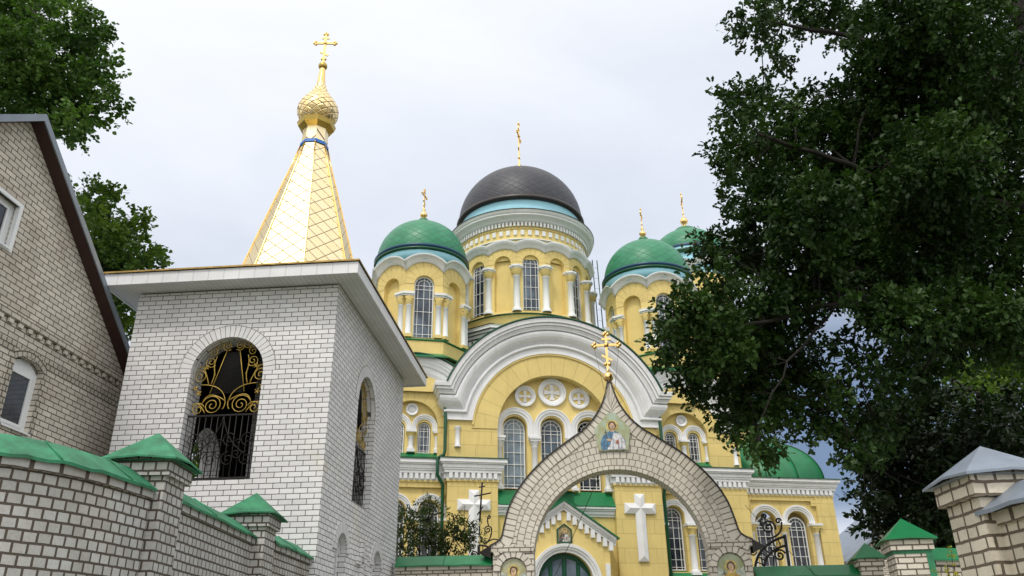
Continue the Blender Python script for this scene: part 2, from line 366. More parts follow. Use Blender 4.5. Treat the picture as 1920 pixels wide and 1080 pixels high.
# openings: (kind, xc, r, sill, spring); wall() lays strips between them
def wall(mb, x0, x1, z0, top, ops, y=0.0, depth=0.4, mi=0, rmi=None, nx=1, extra=()):
    rmi = mi if rmi is None else rmi
    topf = top if callable(top) else (lambda x: top)
    xs = {x0, x1} | set(extra)
    for i in range(1, nx): xs.add(x0 + (x1 - x0) * i / nx)
    NA = 16
    for (k, xc, r, sill, spring) in ops:
        for i in range(NA + 1): xs.add(round(xc - r * math.cos(PI * i / NA), 6))
    xs = sorted(x for x in xs if x0 - 1e-6 <= x <= x1 + 1e-6)
    def hi(op, x):
        k, xc, r, sill, spring = op
        if k == 'rect': return spring
        if k == 'seg': return spring + .13 * (1 - ((x - xc) / r) ** 2)
        return spring + math.sqrt(max(0, r * r - (x - xc) ** 2))
    def lo(op, x):
        k, xc, r, sill, spring = op
        if k == 'circle': return spring - math.sqrt(max(0, r * r - (x - xc) ** 2))
        return sill
    for a, b in zip(xs[:-1], xs[1:]):
        if b - a < 1e-5: continue
        m = (a + b) / 2
        act = sorted([o for o in ops if o[1] - o[2] < m < o[1] + o[2]], key=lambda o: lo(o, m))
        la, lb = z0, z0
        for o in act:
            if lo(o, m) > z0 + 1e-4: mb.poly([(a, y, la), (b, y, lb), (b, y, lo(o, b)), (a, y, lo(o, a))], mi)
            la, lb = hi(o, a), hi(o, b)
            mb.poly([(a, y, la), (b, y, lb), (b, y + depth, lb), (a, y + depth, la)], rmi, [(a, 0), (b, 0), (b, depth), (a, depth)])
            if lo(o, m) > z0 + 1e-4: mb.poly([(a, y, lo(o, a)), (a, y + depth, lo(o, a)), (b, y + depth, lo(o, b)), (b, y, lo(o, b))], rmi)
        mb.poly([(a, y, la), (b, y, lb), (b, y, topf(b)), (a, y, topf(a))], mi)
    for (k, xc, r, sill, spring) in ops:
        if k == 'circle': continue
        zb = max(sill, z0)
        mb.poly([(xc - r, y, zb), (xc - r, y, spring), (xc - r, y + depth, spring), (xc - r, y + depth, zb)], rmi)
        mb.poly([(xc + r, y, zb), (xc + r, y + depth, zb), (xc + r, y + depth, spring), (xc + r, y, spring)], rmi)
    return mb
def arc(xc, zc, r, a0=180, a1=0, n=24):
    return [(xc + r * math.cos(R_(a0 + (a1 - a0) * i / n)), zc + r * math.sin(R_(a0 + (a1 - a0) * i / n))) for i in range(n + 1)]
def ring(mb, xc, zc, r0, r1, yf, yb, n=24, a0=180, a1=0, mi=0, legs=0.0):
    """flat ring band with thickness, arc-length UV"""
    A, B = arc(xc, zc, r0, a0, a1, n), arc(xc, zc, r1, a0, a1, n)
    if legs: A = [(A[0][0], A[0][1] - legs)] + A + [(A[-1][0], A[-1][1] - legs)]; B = [(B[0][0], B[0][1] - legs)] + B + [(B[-1][0], B[-1][1] - legs)]
    L = [0]
    for i in range(1, len(B)): L.append(L[-1] + math.hypot((A[i][0] + B[i][0] - A[i - 1][0] - B[i - 1][0]) / 2, (A[i][1] + B[i][1] - A[i - 1][1] - B[i - 1][1]) / 2))
    for i in range(len(A) - 1):
        a0_, a1_, b0, b1 = A[i], A[i + 1], B[i], B[i + 1]
        u0, u1 = L[i], L[i + 1]; h = r1 - r0
        mb.poly([(a0_[0], yf, a0_[1]), (a1_[0], yf, a1_[1]), (b1[0], yf, b1[1]), (b0[0], yf, b0[1])], mi, [(u0, .02), (u1, .02), (u1, h + .02), (u0, h + .02)])
        mb.poly([(b0[0], yf, b0[1]), (b1[0], yf, b1[1]), (b1[0], yb, b1[1]), (b0[0], yb, b0[1])], mi, [(u0, 0), (u1, 0), (u1, yb - yf), (u0, yb - yf)])
        mb.poly([(a1_[0], yf, a1_[1]), (a0_[0], yf, a0_[1]), (a0_[0], yb, a0_[1]), (a1_[0], yb, a1_[1])], mi, [(u1, 0), (u0, 0), (u0, yb - yf), (u1, yb - yf)])
    for A0, B0, fl in ((A[0], B[0], False), (A[-1], B[-1], True)):
        if abs(a0 - a1) < 359: mb.poly([(A0[0], yf, A0[1]), (B0[0], yf, B0[1]), (B0[0], yb, B0[1]), (A0[0], yb, A0[1])], mi, flip=not fl)
    return mb
def archivolt(mb, xc, zc, prof, y0, n=32, a0=180, a1=0, legs=0.0, mi=0):
    """moulded arch: prof = [(radius, projection)]"""
    rows = []
    for r, d in prof:
        A = arc(xc, zc, r, a0, a1, n)
        if legs: A = [(A[0][0], A[0][1] - legs)] + A + [(A[-1][0], A[-1][1] - legs)]
        rows.append([(x, y0 - d, z) for x, z in A])
    mb.grid(rows, mi)
    for k in (0, -1):
        pts = [r[k] for r in rows]
        mb.poly(pts, mi, flip=(k == -1))
    return mb

def window(parent, xc, r, z0, zs, y, glass='glass', nv=4, name='window', xf=None, fr=0.045):
    """arched casement: white frame with glazing bars (the part) and its panes (sub-part)"""
    f = MB(xf)
    yf, yb = y - 0.03, y + 0.04
    ring(f, xc, zs, r - fr, r + 0.01, yf - 0.015, yb, 16)
    f.box(xc - r - .01, xc - r + fr, yf - 0.015, yb, z0, zs); f.box(xc + r - fr, xc + r + .01, yf - 0.015, yb, z0, zs)
    f.box(xc - r + fr, xc + r - fr, yf - 0.015, yb, z0, z0 + fr)
    ri = r * 0.62; bw = max(0.009, r * 0.024)
    for sx in (-1, 1):
        f.box(xc + sx * ri - bw, xc + sx * ri + bw, yf, yb, z0 + fr, zs)
    f.box(xc - bw, xc + bw, yf - .004, yb, z0 + fr, zs + r - fr)
    H = zs - z0
    for i in range(1, nv + 1):
        z = z0 + H * i / nv if i < nv else zs
        f.box(xc - r + fr, xc + r - fr, yf + .004, yb, z - bw, z + bw)
    f.box(xc - r + fr, xc + r - fr, yf + .003, yb, zs - H / nv * .3 - bw, zs - H / nv * .3 + bw)
    f.box(xc - r + fr, xc + r - fr, yf + .003, yb, z0 + H / nv * .3 - bw, z0 + H / nv * .3 + bw)
    ring(f, xc, zs, ri - bw, ri + bw, yf, yb, 12)
    for an in (35, 62, 118, 145):
        c_, s_ = math.cos(R_(an)), math.sin(R_(an))
        p, q = (xc + ri * c_, y, zs + ri * s_), (xc + (r - fr) * c_, y, zs + (r - fr) * s_)
        f.tube([p, q], bw, 4)
    fo = f.build(name, 'white_paint', parent)
    g = MB(xf)
    out = [(xc - r + .02, z0 + .02), (xc + r - .02, z0 + .02)] + [(x, z) for x, z in arc(xc, zs, r - .02, 0, 180, 16)]
    g.poly([(x, y + .012, z) for x, z in out])
    return fo, g.build('pane', glass, parent if parent.parent else fo)

def latin_cross(mb, base, h, wd, ax=(1, 0, 0), r=0.02, ball=0.0, slant=True, mi=0):
    """orthodox cross standing on base: upright, arms with budded ends, slanted foot bar"""
    b = Vector(base); X = Vector(ax).normalized(); Z = Vector((0, 0, 1)); Y = X.cross(Z)
    def bar(p, q, rr):
        p, q = Vector(p), Vector(q); d = (q - p).normalized(); s_ = d.cross(Y).normalized()
        pts = [p + s_ * rr, q + s_ * rr, q - s_ * rr, p - s_ * rr]
        F = [v + Y * rr * .7 for v in pts]; B = [v - Y * rr * .7 for v in pts]
        mb.poly(F, mi); mb.poly(B[::-1], mi)
        for i in range(4): mb.poly([F[i], B[i], B[(i + 1) % 4], F[(i + 1) % 4]], mi)
    bar(b, b + Z * h, r)
    za = h * 0.70
    bar(b + Z * za - X * wd / 2, b + Z * za + X * wd / 2, r)
    bar(b + Z * (h * .87) - X * wd * .2, b + Z * (h * .87) + X * wd * .2, r * .8)
    if slant: bar(b + Z * (h * .34) - X * wd * .22 + Z * wd * .12, b + Z * (h * .34) + X * wd * .22 - Z * wd * .12, r * .8)
    if ball:
        for p, dirs in ((b + Z * h, (Z, X, -X)), (b + Z * za - X * wd / 2, (-X, Z, -Z)), (b + Z * za + X * wd / 2, (X, Z, -Z)), (b + Z * (h * .16), (X, -X))):
            for d in dirs: mb.sphere(p + d * ball * .9, ball, 8, mi)
        mb.sphere(b + Z * za, ball * 1.35, 8, mi)
    return mb
def spiral(cx, cz, r0, turns, start, dirn=1, n=26, rend=0.12):
    pts = []
    for i in range(n + 1):
        f = i / n; rr = r0 * (1 - f * (1 - rend)); a = start + dirn * turns * 2 * PI * f
        pts.append((cx + rr * math.cos(a), cz + rr * math.sin(a)))
    return pts
def bez(p0, p1, p2, n=12):
    return [((1 - t_) ** 2 * p0[0] + 2 * t_ * (1 - t_) * p1[0] + t_ * t_ * p2[0], (1 - t_) ** 2 * p0[1] + 2 * t_ * (1 - t_) * p1[1] + t_ * t_ * p2[1]) for t_ in [i / n for i in range(n + 1)]]

# ------------------------------------------------------------------ ground: one sheet, rising towards the church
def gz(y):
    return float(np.interp(y, [-400, 4, 14, 20, 34, 60, 900], [0, 0, 0.75, 1.3, 2.3, 2.4, 2.4]))
g = MB()
ys = [-300, -60, -10, 4, 8, 11, 14, 17, 20, 24, 29, 34, 45, 60, 120, 300, 900]; xs_ = [-700, -200, -60, -20, -8, 0, 8, 20, 60, 200, 700]
g.grid([[(x, y, gz(y)) for x in xs_] for y in ys])
gm, t = new_mat('packed_earth_and_grass')
oc = t.n('ShaderNodeTexCoord').outputs['Object']
n1 = t.n('ShaderNodeTexNoise', ins={'Vector': oc, 'Scale': 0.35, 'Detail': 8.0, 'Roughness': 0.7}).outputs[0]
n2 = t.n('ShaderNodeTexNoise', ins={'Vector': oc, 'Scale': 18.0, 'Detail': 4.0}).outputs[0]
finish(t, t.mix(t.smooth(n1, 0.42, 0.58), t.mix(n2, (0.07, 0.10, 0.03), (0.11, 0.13, 0.05)), t.mix(n2, (0.22, 0.20, 0.17), (0.30, 0.28, 0.25))), 0.9, 0, n2, 0.5, 0.03)
o = g.build('ground', gm); o['kind'] = 'structure'

# ------------------------------------------------------------------ CHURCH
CH = thing('church', 'yellow church with white trim, green domes and one charcoal central dome', 'church', (1.852, 36.0, 0), R_(11.36))
ZB = 1.9
# --- central bay wall with the big open arch
mb = MB()
wall(mb, -4.82, 4.82, ZB, lambda x: 11.0 + math.sqrt(max(0.0, 4.6 ** 2 - x * x)) if abs(x) < 4.55 else 11.6, [('arch', 0, 2.63, ZB - 1, 11.12)], 0.0, 0.55, nx=40)
for sx in (-1, 1): mb.poly([(sx * 4.82, 0, ZB), (sx * 4.82, 0.6, ZB), (sx * 4.82, 0.6, 11.6), (sx * 4.82, 0, 11.6)], flip=(sx < 0))
mb.build('facade_wall', 'yellow_block', CH)
mb = MB(); ring(mb, 0, 11.12, 2.632, 3.80, -0.03, 0.02, 40); mb.build('arch_voussoirs', 'yellow_radial', CH)
mb = MB(); ring(mb, 0, 11.0, 3.72, 3.80, -0.09, 0.0, 48, 176, 4); mb.build('arch_bead', 'yellow', CH)

def zakomara(xc, zc, R0, zspring, prof, xl, xr, y0, ret, name, ends=(True, True)):
    """white arched gable moulding that turns into horizontal stubs returned round the bay's corners"""
    rows = []
    n = 44
    for r, d in prof:
        z = zspring + r; R = R0 + r
        sn = min(0.999, (z - zc) / R); th = math.asin(sn)
        row = []
        if ends[0]: row += [(xl - d, y0 + ret, z), (xl - d, y0 - d, z)]
        for i in range(n + 1):
            a = PI - th - (PI - 2 * th) * i / n
            row.append((xc + R * math.cos(a), y0 - d, zc + R * math.sin(a)))
        if ends[1]: row += [(xr + d, y0 - d, z), (xr + d, y0 + ret, z)]
        rows.append(row)
    m_ = MB(); m_.grid(rows, 0)
    o_ = m_.build(name, 'white', CH)
    # dark green sheet that covers its back
    rr, dd = prof[-2]
    R = R0 + rr + .02; th = math.asin(min(.99, (zspring + rr - zc) / R))
    g_ = MB(); top = []; 
    pr = [(R, y0 - dd - .06), (R + .06, y0 - dd - .06), (R + .06, y0 + 2.6), (R, y0 + 2.6)]
    rows = []
    for (q, yy) in pr:
        rows.append([(xc + q * math.cos(PI - th - (PI - 2 * th) * i / n), yy, zc + q * math.sin(PI - th - (PI - 2 * th) * i / n)) for i in range(n + 1)])
    g_.grid(rows, 0)
    g_.build('gable_roof', 'green_dark', CH)
    return o_
big = [(0, 0.0), (0, .12), (.28, .12), (.30, .20), (.34, .24), (.40, .24), (.43, .20), (.44, .12), (.48, .13), (.54, .22), (.64, .33), (.76, .42), (.88, .47), (.96, .48), (1.0, .45), (1.01, .34), (1.05, .34), (1.06, .50), (1.12, .52), (1.20, .58), (1.21, .54), (1.23, .54), (1.24, .63), (1.33, .64), (1.34, .60), (1.36, .60), (1.37, .70), (1.50, .72), (1.56, .72), (1.56, 0)]
zakomara(0, 11.0, 3.80, 11.45, big, -4.82, 4.82, 0.0, 0.7, 'gable_moulding')
sm_ = [(0, 0), (0, .08), (.22, .08), (.25, .13), (.30, .13), (.33, .12), (.45, .2), (.6, .28), (.76, .30), (.78, .27), (.83, .27), (.84, .34), (.98, .38), (1.0, .41), (1.12, .43), (1.14, .46), (1.32, .47), (1.32, 0)]
for sx in (-1, 1):
    e = (False, True) if sx > 0 else (True, False)
    zakomara(sx * 6.4, 11.25, 1.90, 11.45, sm_, sx * 9.1 if sx < 0 else 0, sx * 9.1 if sx > 0 else 0, 0.5, 0.6, 'gable_moulding', e)

# --- recessed centre with three windows
mb = MB()
trip = [('arch', x, .55, 8.5, 11.36) for x in (-1.74, 0, 1.74)]
wall(mb, -2.75, 2.75, 7.6, 14.0, trip, 0.5, 0.36, nx=4); mb.build('recess_wall', 'yellow', CH)
mb = MB(); mb.box(-2.62, 2.62, 0.24, 0.5, ZB, 7.6); mb.build('recess_wall', 'yellow', CH)
for x, gl in ((-1.74, 'glass_pale'), (0, 'glass_mid'), (1.74, 'glass')): window(CH, x, .50, 8.68, 11.34, 0.82, gl, 5)
ap = [(.58, 0), (.58, .06), (.66, .06), (.68, .10), (.74, .12), (.80, .12), (.82, .15), (.87, .15), (.87, 0)]
mb = MB()
for x in (-1.74, 0, 1.74): archivolt(mb, x, 11.4, ap, 0.5, 24, legs=.45)
mb.build('window_archivolt', 'white', CH)
def column(parent, x, y, zb, zt, r, cap=0.4, xf=None, white_cap=True, name='column'):
    m_ = MB(xf)
    m_.box(x - r * 1.45, x + r * 1.45, y - r * 1.45, y + r * 1.2, zb, zb + .12)
    m_.lathe([(r * 1.4, zb + .12), (r * 1.4, zb + .18), (r * 1.05, zb + .24), (r, zb + .26), (r * .92, zt - cap), (r * 1.15, zt - cap + .03), (r * 1.15, zt - cap + .07)], 16, (x, y), 0)
    # cushion capital
    m_.lathe([(r * 1.0, zt - cap + .07), (r * 1.25, zt - cap * .6), (r * 1.6, zt - cap * .4)], 16, (x, y), 1)
    m_.box(x - r * 1.6, x + r * 1.6, y - r * 1.6, y + r * 1.2, zt - cap * .4, zt - .1, 1)
    m_.box(x - r * 1.9, x + r * 1.9, y - r * 1.9, y + r * 1.2, zt - .1, zt, 0)
    return m_.build(name, ['white', 'yellow' if not white_cap else 'white'], parent)
for x in (-.87, .87, -2.5, 2.5): column(CH, x, 0.42, 8.55, 10.9, .14, .5)
def medallion(parent, x, y, z, R, cross=True):
    m_ = MB()
    archivolt(m_, x, z, [(R * .62, 0), (R * .62, .05), (R * .72, .09), (R * .86, .10), (R * .88, .14), (R, .14), (R, 0)], y, 40, 180, -180)
    d = [(x + R * .64 * math.cos(2 * PI * i / 32), z + R * .64 * math.sin(2 * PI * i / 32)) for i in range(32)]
    m_.poly([(a, y - .012, b) for a, b in d], 1)
    if cross:
        for an in range(4):
            c_, s_ = math.cos(an * PI / 2), math.sin(an * PI / 2)
            q = [(.05, -.08), (.56, -.17), (.56, .17), (.05, .08)]
            pts = [(x + R * (p * c_ - qq * s_), z + R * (p * s_ + qq * c_)) for p, qq in q]
            m_.prism(pts, y - .06, y - .01, 0)
            if R > .6:
                c2, s2 = math.cos(an * PI / 2 + PI / 4), math.sin(an * PI / 2 + PI / 4)
                for rr in (.3, .43, .54): m_.sphere((x + R * rr * c2, y - .02, z + R * rr * s2), .045, 8, 0)
        m_.prism([(x + R * .14 * math.cos(2 * PI * i / 12), z + R * .14 * math.sin(2 * PI * i / 12)) for i in range(12)], y - .07, y - .01, 0)
    else:
        m_.prism([(x + R * .35 * math.cos(2 * PI * i / 16), z + R * .35 * math.sin(2 * PI * i / 16)) for i in range(16)], y - .05, y - .01, 0)
    return m_.build('medallion', ['white', 'yellow' if cross else 'white'], parent)
medallion(CH, 0.03, 0.5, 13.08, .66); medallion(CH, -1.26, 0.5, 12.84, .49); medallion(CH, 1.32, 0.5, 12.84, .49)
# sloping green sill and the cornice under it
mb = MB()
mb.prism([(-2.62, 0), (2.62, 0), (2.62, 1), (-2.62, 1)], 0, 0) if False else None
mb.poly([(-2.62, -.06, 7.86), (2.62, -.06, 7.86), (2.62, .52, 8.55), (-2.62, .52, 8.55)]); mb.poly([(-2.62, -.06, 7.82), (2.62, -.06, 7.82), (2.62, -.06, 7.86), (-2.62, -.06, 7.86)])
mb.build('sill_roof', 'green', CH)
mb = MB()
for z0_, z1_, d in ((7.42, 7.52, .08), (7.52, 7.66, .14), (7.66, 7.74, .2), (7.74, 7.82, .28)): mb.box(-2.62, 2.62, .24 - d, .3, z0_, z1_)
mb.build('cornice', 'white', CH)

def entablature(x0, x1, y, ends=(True, True), z=8.83, parent=CH, back=.4, h=1.0):
    m_ = MB()
    e0, e1 = (1 if ends[0] else 0), (1 if ends[1] else 0)
    def st(za, zb_, d, mi=0): m_.box(x0 - d * e0, x1 + d * e1, y - d, y + back, z + za * h, z + zb_ * h, mi)
    st(-.06, .02, .05, 1); st(.02, .30, .04); st(.30, .42, .16); st(.42, .50, .20); st(.50, .66, .24); st(.66, .72, .31); st(.72, .90, .36)
    n_ = int((x1 - x0) / .235)
    for i in range(n_):
        xc_ = x0 + (x1 - x0) * (i + .5) / n_
        m_.box(xc_ - .075, xc_ + .075, y - .15, y - .04, z + .06 * h, z + .30 * h)
        m_.box(xc_ - .045, xc_ + .045, y - .10, y - .04, z + .0 * h, z + .06 * h)
    if e0: m_.box(x0 - .15, x0 - .04, y, y + .12, z + .06 * h, z + .3 * h)
    if e1: m_.box(x1 + .04, x1 + .15, y, y + .12, z + .06 * h, z + .3 * h)
    o_ = m_.build('cornice', ['white', 'yellow'], parent)
    g_ = MB(); zt = z + .90 * h
    a, b = x0 - (.40 * e0), x1 + (.40 * e1)
    g_.poly([(a, y - .40, zt + .01), (b, y - .40, zt + .01), (b - .3 * e1, y + back, zt + .14), (a + .3 * e0, y + back, zt + .14)])
    g_.poly([(a, y - .40, zt - .03), (b, y - .40, zt - .03), (b, y - .40, zt + .01), (a, y - .40, zt + .01)])
    for s_, k in ((a, e0), (b, e1)):
        if k: g_.poly([(s_, y - .40, zt + .01), (s_, y + back, zt + .01), (s_ + (.3 if s_ == a else -.3), y + back, zt + .14)])
    g_.build('cornice_cover', 'green_dark', parent)
    return o_
entablature(-4.82, -2.63, 0.0); entablature(2.63, 4.82, 0.0)
# --- white crosses on the pilasters
def wall_cross(x, y, z0, z1, za, wd, bw):
    h = bw / 2
    m_ = MB(); d0, d1 = y - .10, y - .20
    top_c, mid_t, mid_b = (x, z1 - h), (x, za), (x, z0 + h)
    L_, R2 = (x - wd / 2 + h, za), (x + wd / 2 - h, za)
    P = lambda p, yy: (p[0], yy, p[1])
    O = [(x - h, z0), (x + h, z0), (x + h, za - h), (x + wd / 2, za - h), (x + wd / 2, za + h), (x + h, za + h), (x + h, z1), (x - h, z1), (x - h, za + h), (x - wd / 2, za + h), (x - wd / 2, za - h), (x - h, za - h)]
    for i in range(12):
        a, b = O[i], O[(i + 1) % 12]
        m_.poly([P(a, y), P(b, y), P(b, d0), P(a, d0)])
    I = [mid_b, mid_b, mid_t, R2, R2, mid_t, top_c, top_c, mid_t, L_, L_, mid_t]
    for i in range(12):
        j = (i + 1) % 12
        q = [P(O[i], d0), P(O[j], d0)]
        q += [P(I[j], d1)] + ([P(I[i], d1)] if I[i] != I[j] else [])
        m_.poly(q)
    m_.build('wall_cross', 'white', CH)
wall_cross(-3.68, 0.0, 5.55, 8.41, 7.78, 1.42, .45); wall_cross(3.72, 0.0, 5.55, 8.41, 7.78, 1.42, .45)
# small white colonnettes at the pilaster edges
for sx in (-1, 1):
    mb = MB(); mb.lathe([(.14, 10.25), (.14, 10.32), (.11, 10.36), (.11, 11.05), (.15, 11.1), (.15, 11.16)], 12, (sx * 4.42, -0.02)); mb.build('colonnette', 'white', CH)

# --- side bays
for sx in (-1, 1):
    X = lambda x: sx * x
    a, b = sorted((X(4.82), X(9.1)))
    xc = X(6.4)
    mb = MB()
    lw = [('arch', X(6.25 - .73), .46, 5.2, 7.57), ('arch', X(6.25 + .73), .46, 5.2, 7.57)]
    wall(mb, a, b, ZB, lambda x: 11.25 + math.sqrt(max(0, 2.7 ** 2 - (x - xc) ** 2)) if abs(x - xc) < 2.6 else 11.9, [('arch', xc, 1.16, 9.9, 11.25)] + lw, 0.5, 0.35, nx=30)
    if True: mb.poly([(X(9.1), .5, ZB), (X(9.1), 14, ZB), (X(9.1), 14, 11.9), (X(9.1), .5, 11.9)], flip=(sx < 0))
    mb.build('side_wall', 'yellow_block', CH)
    mb = MB(); ring(mb, xc, 11.25, 1.165, 1.92, .47, .52, 30); mb.build('arch_voussoirs', 'yellow_radial', CH)
    mb = MB()
    wall(mb, xc - 1.3, xc + 1.3, 9.8, 12.6, [('arch', xc - .58, .30, 10.12, 11.24), ('arch', xc + .58, .30, 10.12, 11.24)], .78, .22, nx=2); mb.build('recess_wall', 'yellow', CH)
    gl = 'glass_mid' if sx < 0 else 'glass'
    for k in (-1, 1): window(CH, xc + k * .58, .265, 10.14, 11.24, .94, gl, 3, fr=.035)
    mb = MB()
    for k in (-1, 1): archivolt(mb, xc + k * .58, 11.28, [(.36, 0), (.36, .05), (.42, .05), (.44, .09), (.5, .09), (.52, .12), (.575, .12), (.575, 0)], .78, 20, legs=.18)
    mb.build('window_archivolt', 'white', CH)
    column(CH, xc, .70, 10.12, 11.1, .12, .34, white_cap=False); 
    for k in (-1, 1): column(CH, xc + k * 1.13, .74, 10.12, 11.1, .075, .3, white_cap=False)
    medallion(CH, xc, .78, 12.06, .27, False)
    mb = MB(); mb.poly([(xc - 1.2, .4, 9.86), (xc + 1.2, .4, 9.86), (xc + 1.2, .8, 10.13), (xc - 1.2, .8, 10.13)]); mb.build('sill_roof', 'green', CH)
    for k in (-1, 1): window(CH, X(6.25) + k * .73, .42, 5.28, 7.56, .80, 'glass', 5)
    mb = MB()
    for k in (-1, 1): archivolt(mb, X(6.25) + k * .73, 7.57, [(.50, 0), (.50, .05), (.57, .05), (.59, .09), (.65, .1), (.67, .13), (.73, .13), (.73, 0)], .5, 24, legs=.3)
    mb.build('window_archivolt', 'white', CH)
    for k in (-1, 0, 1): column(CH, X(6.25) + k * 1.42, .47, 5.05, 7.24, .15, .55, white_cap=False)
    mb = MB(); mb.poly([(X(6.25) - 1.5, .25, 4.9), (X(6.25) + 1.5, .25, 4.9), (X(6.25) + 1.5, .56, 5.22), (X(6.25) - 1.5, .56, 5.22)]); mb.build('sill_roof', 'green', CH)
    # corner pilaster and lintel strip standing proud of the wall
    mb = MB(); c0, c1 = sorted((X(7.92), X(9.12))); mb.box(c0, c1, .32, .5, ZB, 8.8)
    d0, d1 = sorted((X(4.84), X(7.92))); mb.box(d0, d1, .36, .5, 8.55, 8.8); e0, e1 = sorted((X(7.75), X(7.92))); mb.box(e0, e1, .36, .5, 8.2, 8.55)
    e0, e1 = sorted((X(4.84), X(5.02))); mb.box(e0, e1, .36, .5, 8.2, 8.55)
    mb.build('corner_pilaster', 'yellow_block', CH)
    entablature(a if sx > 0 else a, b, 0.36, (sx < 0, sx > 0))
    mb = MB(); mb.lathe([(.13, 9.95), (.13, 10.02), (.1, 10.06), (.1, 10.7), (.14, 10.76)], 12, (X(8.85), .48)); mb.build('colonnette', 'white', CH)
    # downpipe in the corner between centre and side bay
    p = [(X(4.98), .1, 12.75), (X(5.02), -.02, 12.35), (X(5.0), -.04, 12.2), (X(4.98), -.18, 11.35), (X(4.98), -.18, 10.05), (X(5.02), -.2, 9.85), (X(5.28), -.16, 9.72), (X(5.28), -.16, 9.0), (X(5.0), .12, 8.62), (X(5.0), .2, 8.4), (X(5.0), .2, ZB)]
    mb = MB(); mb.tube(p, .075, 10); mb.lathe([(.08, 12.2), (.17, 12.45), (.19, 12.7), (.17, 12.72)], 12, (X(5.0), 0.02)); mb.build('downpipe', 'green_dark', CH)

# --- body and roofs behind the gables
mb = MB()
mb.box(-9.05, 9.05, 1.4, 14.5, ZB, 11.5); mb.box(-9.0, 9.0, 1.3, 14.2, 11.5, 13.2); mb.build('body_wall', 'yellow', CH)
mb = MB()
mb.poly([(-9.2, 1.2, 13.2), (9.2, 1.2, 13.2), (5, 5.0, 15.9), (-5, 5.0, 15.9)]); mb.poly([(9.2, 1.2, 13.2), (9.2, 14.4, 13.2), (5, 9, 15.9), (5, 5.0, 15.9)])
mb.poly([(-9.2, 14.4, 13.2), (-9.2, 1.2, 13.2), (-5, 5.0, 15.9), (-5, 9, 15.9)]); mb.poly([(9.2, 14.4, 13.2), (-9.2, 14.4, 13.2), (-5, 9, 15.9), (5, 9, 15.9)])
mb.poly([(-5, 5, 15.9), (5, 5, 15.9), (5, 9, 15.9), (-5, 9, 15.9)])
mb.build('main_roof', 'green', CH)
# stepped octagonal base of the central drum with its cornice
def octo(ap, hw, y0=6.6):
    return [(-hw, y0 - ap), (hw, y0 - ap), (ap, y0 - hw), (ap, y0 + hw), (hw, y0 + ap), (-hw, y0 + ap), (-ap, y0 + hw), (-ap, y0 - hw)]
def octo_band(m_, ap0, ap1, z0_, z1_, mi=0, cap=False, k=.56):
    A, B = octo(ap0, ap0 * k), octo(ap1, ap1 * k)
    m_.grid([[(x, y, z0_) for x, y in A], [(x, y, z1_) for x, y in B]], mi, None, False, True)
    if cap: m_.poly([(x, y, z1_) for x, y in B], mi)
mb = MB(); octo_band(mb, 4.35, 4.35, 13, 16.35, 0)
for i, (a0, z0_, z1_) in enumerate(((4.4, 16.35, 16.45), (4.52, 16.45, 16.62), (4.6, 16.62, 16.76), (4.72, 16.76, 16.95))):
    octo_band(mb, a0, a0, z0_, z1_, 1, True)
A = octo(4.44, 4.44 * .56)
for i in range(8):
    p, q = Vector(A[i]), Vector(A[(i + 1) % 8]); L_ = (q - p).length; n_ = int(L_ / .3)
    for j in range(n_):
        c_ = p + (q - p) * ((j + .5) / n_)
        mb.box(c_.x - .08, c_.x + .08, c_.y - .08, c_.y + .08, 16.12, 16.36, 1)
octo_band(mb, 4.78, 3.9, 16.96, 17.35, 2, False)
mb.build('drum_base', ['yellow', 'white_far', 'green'], CH)

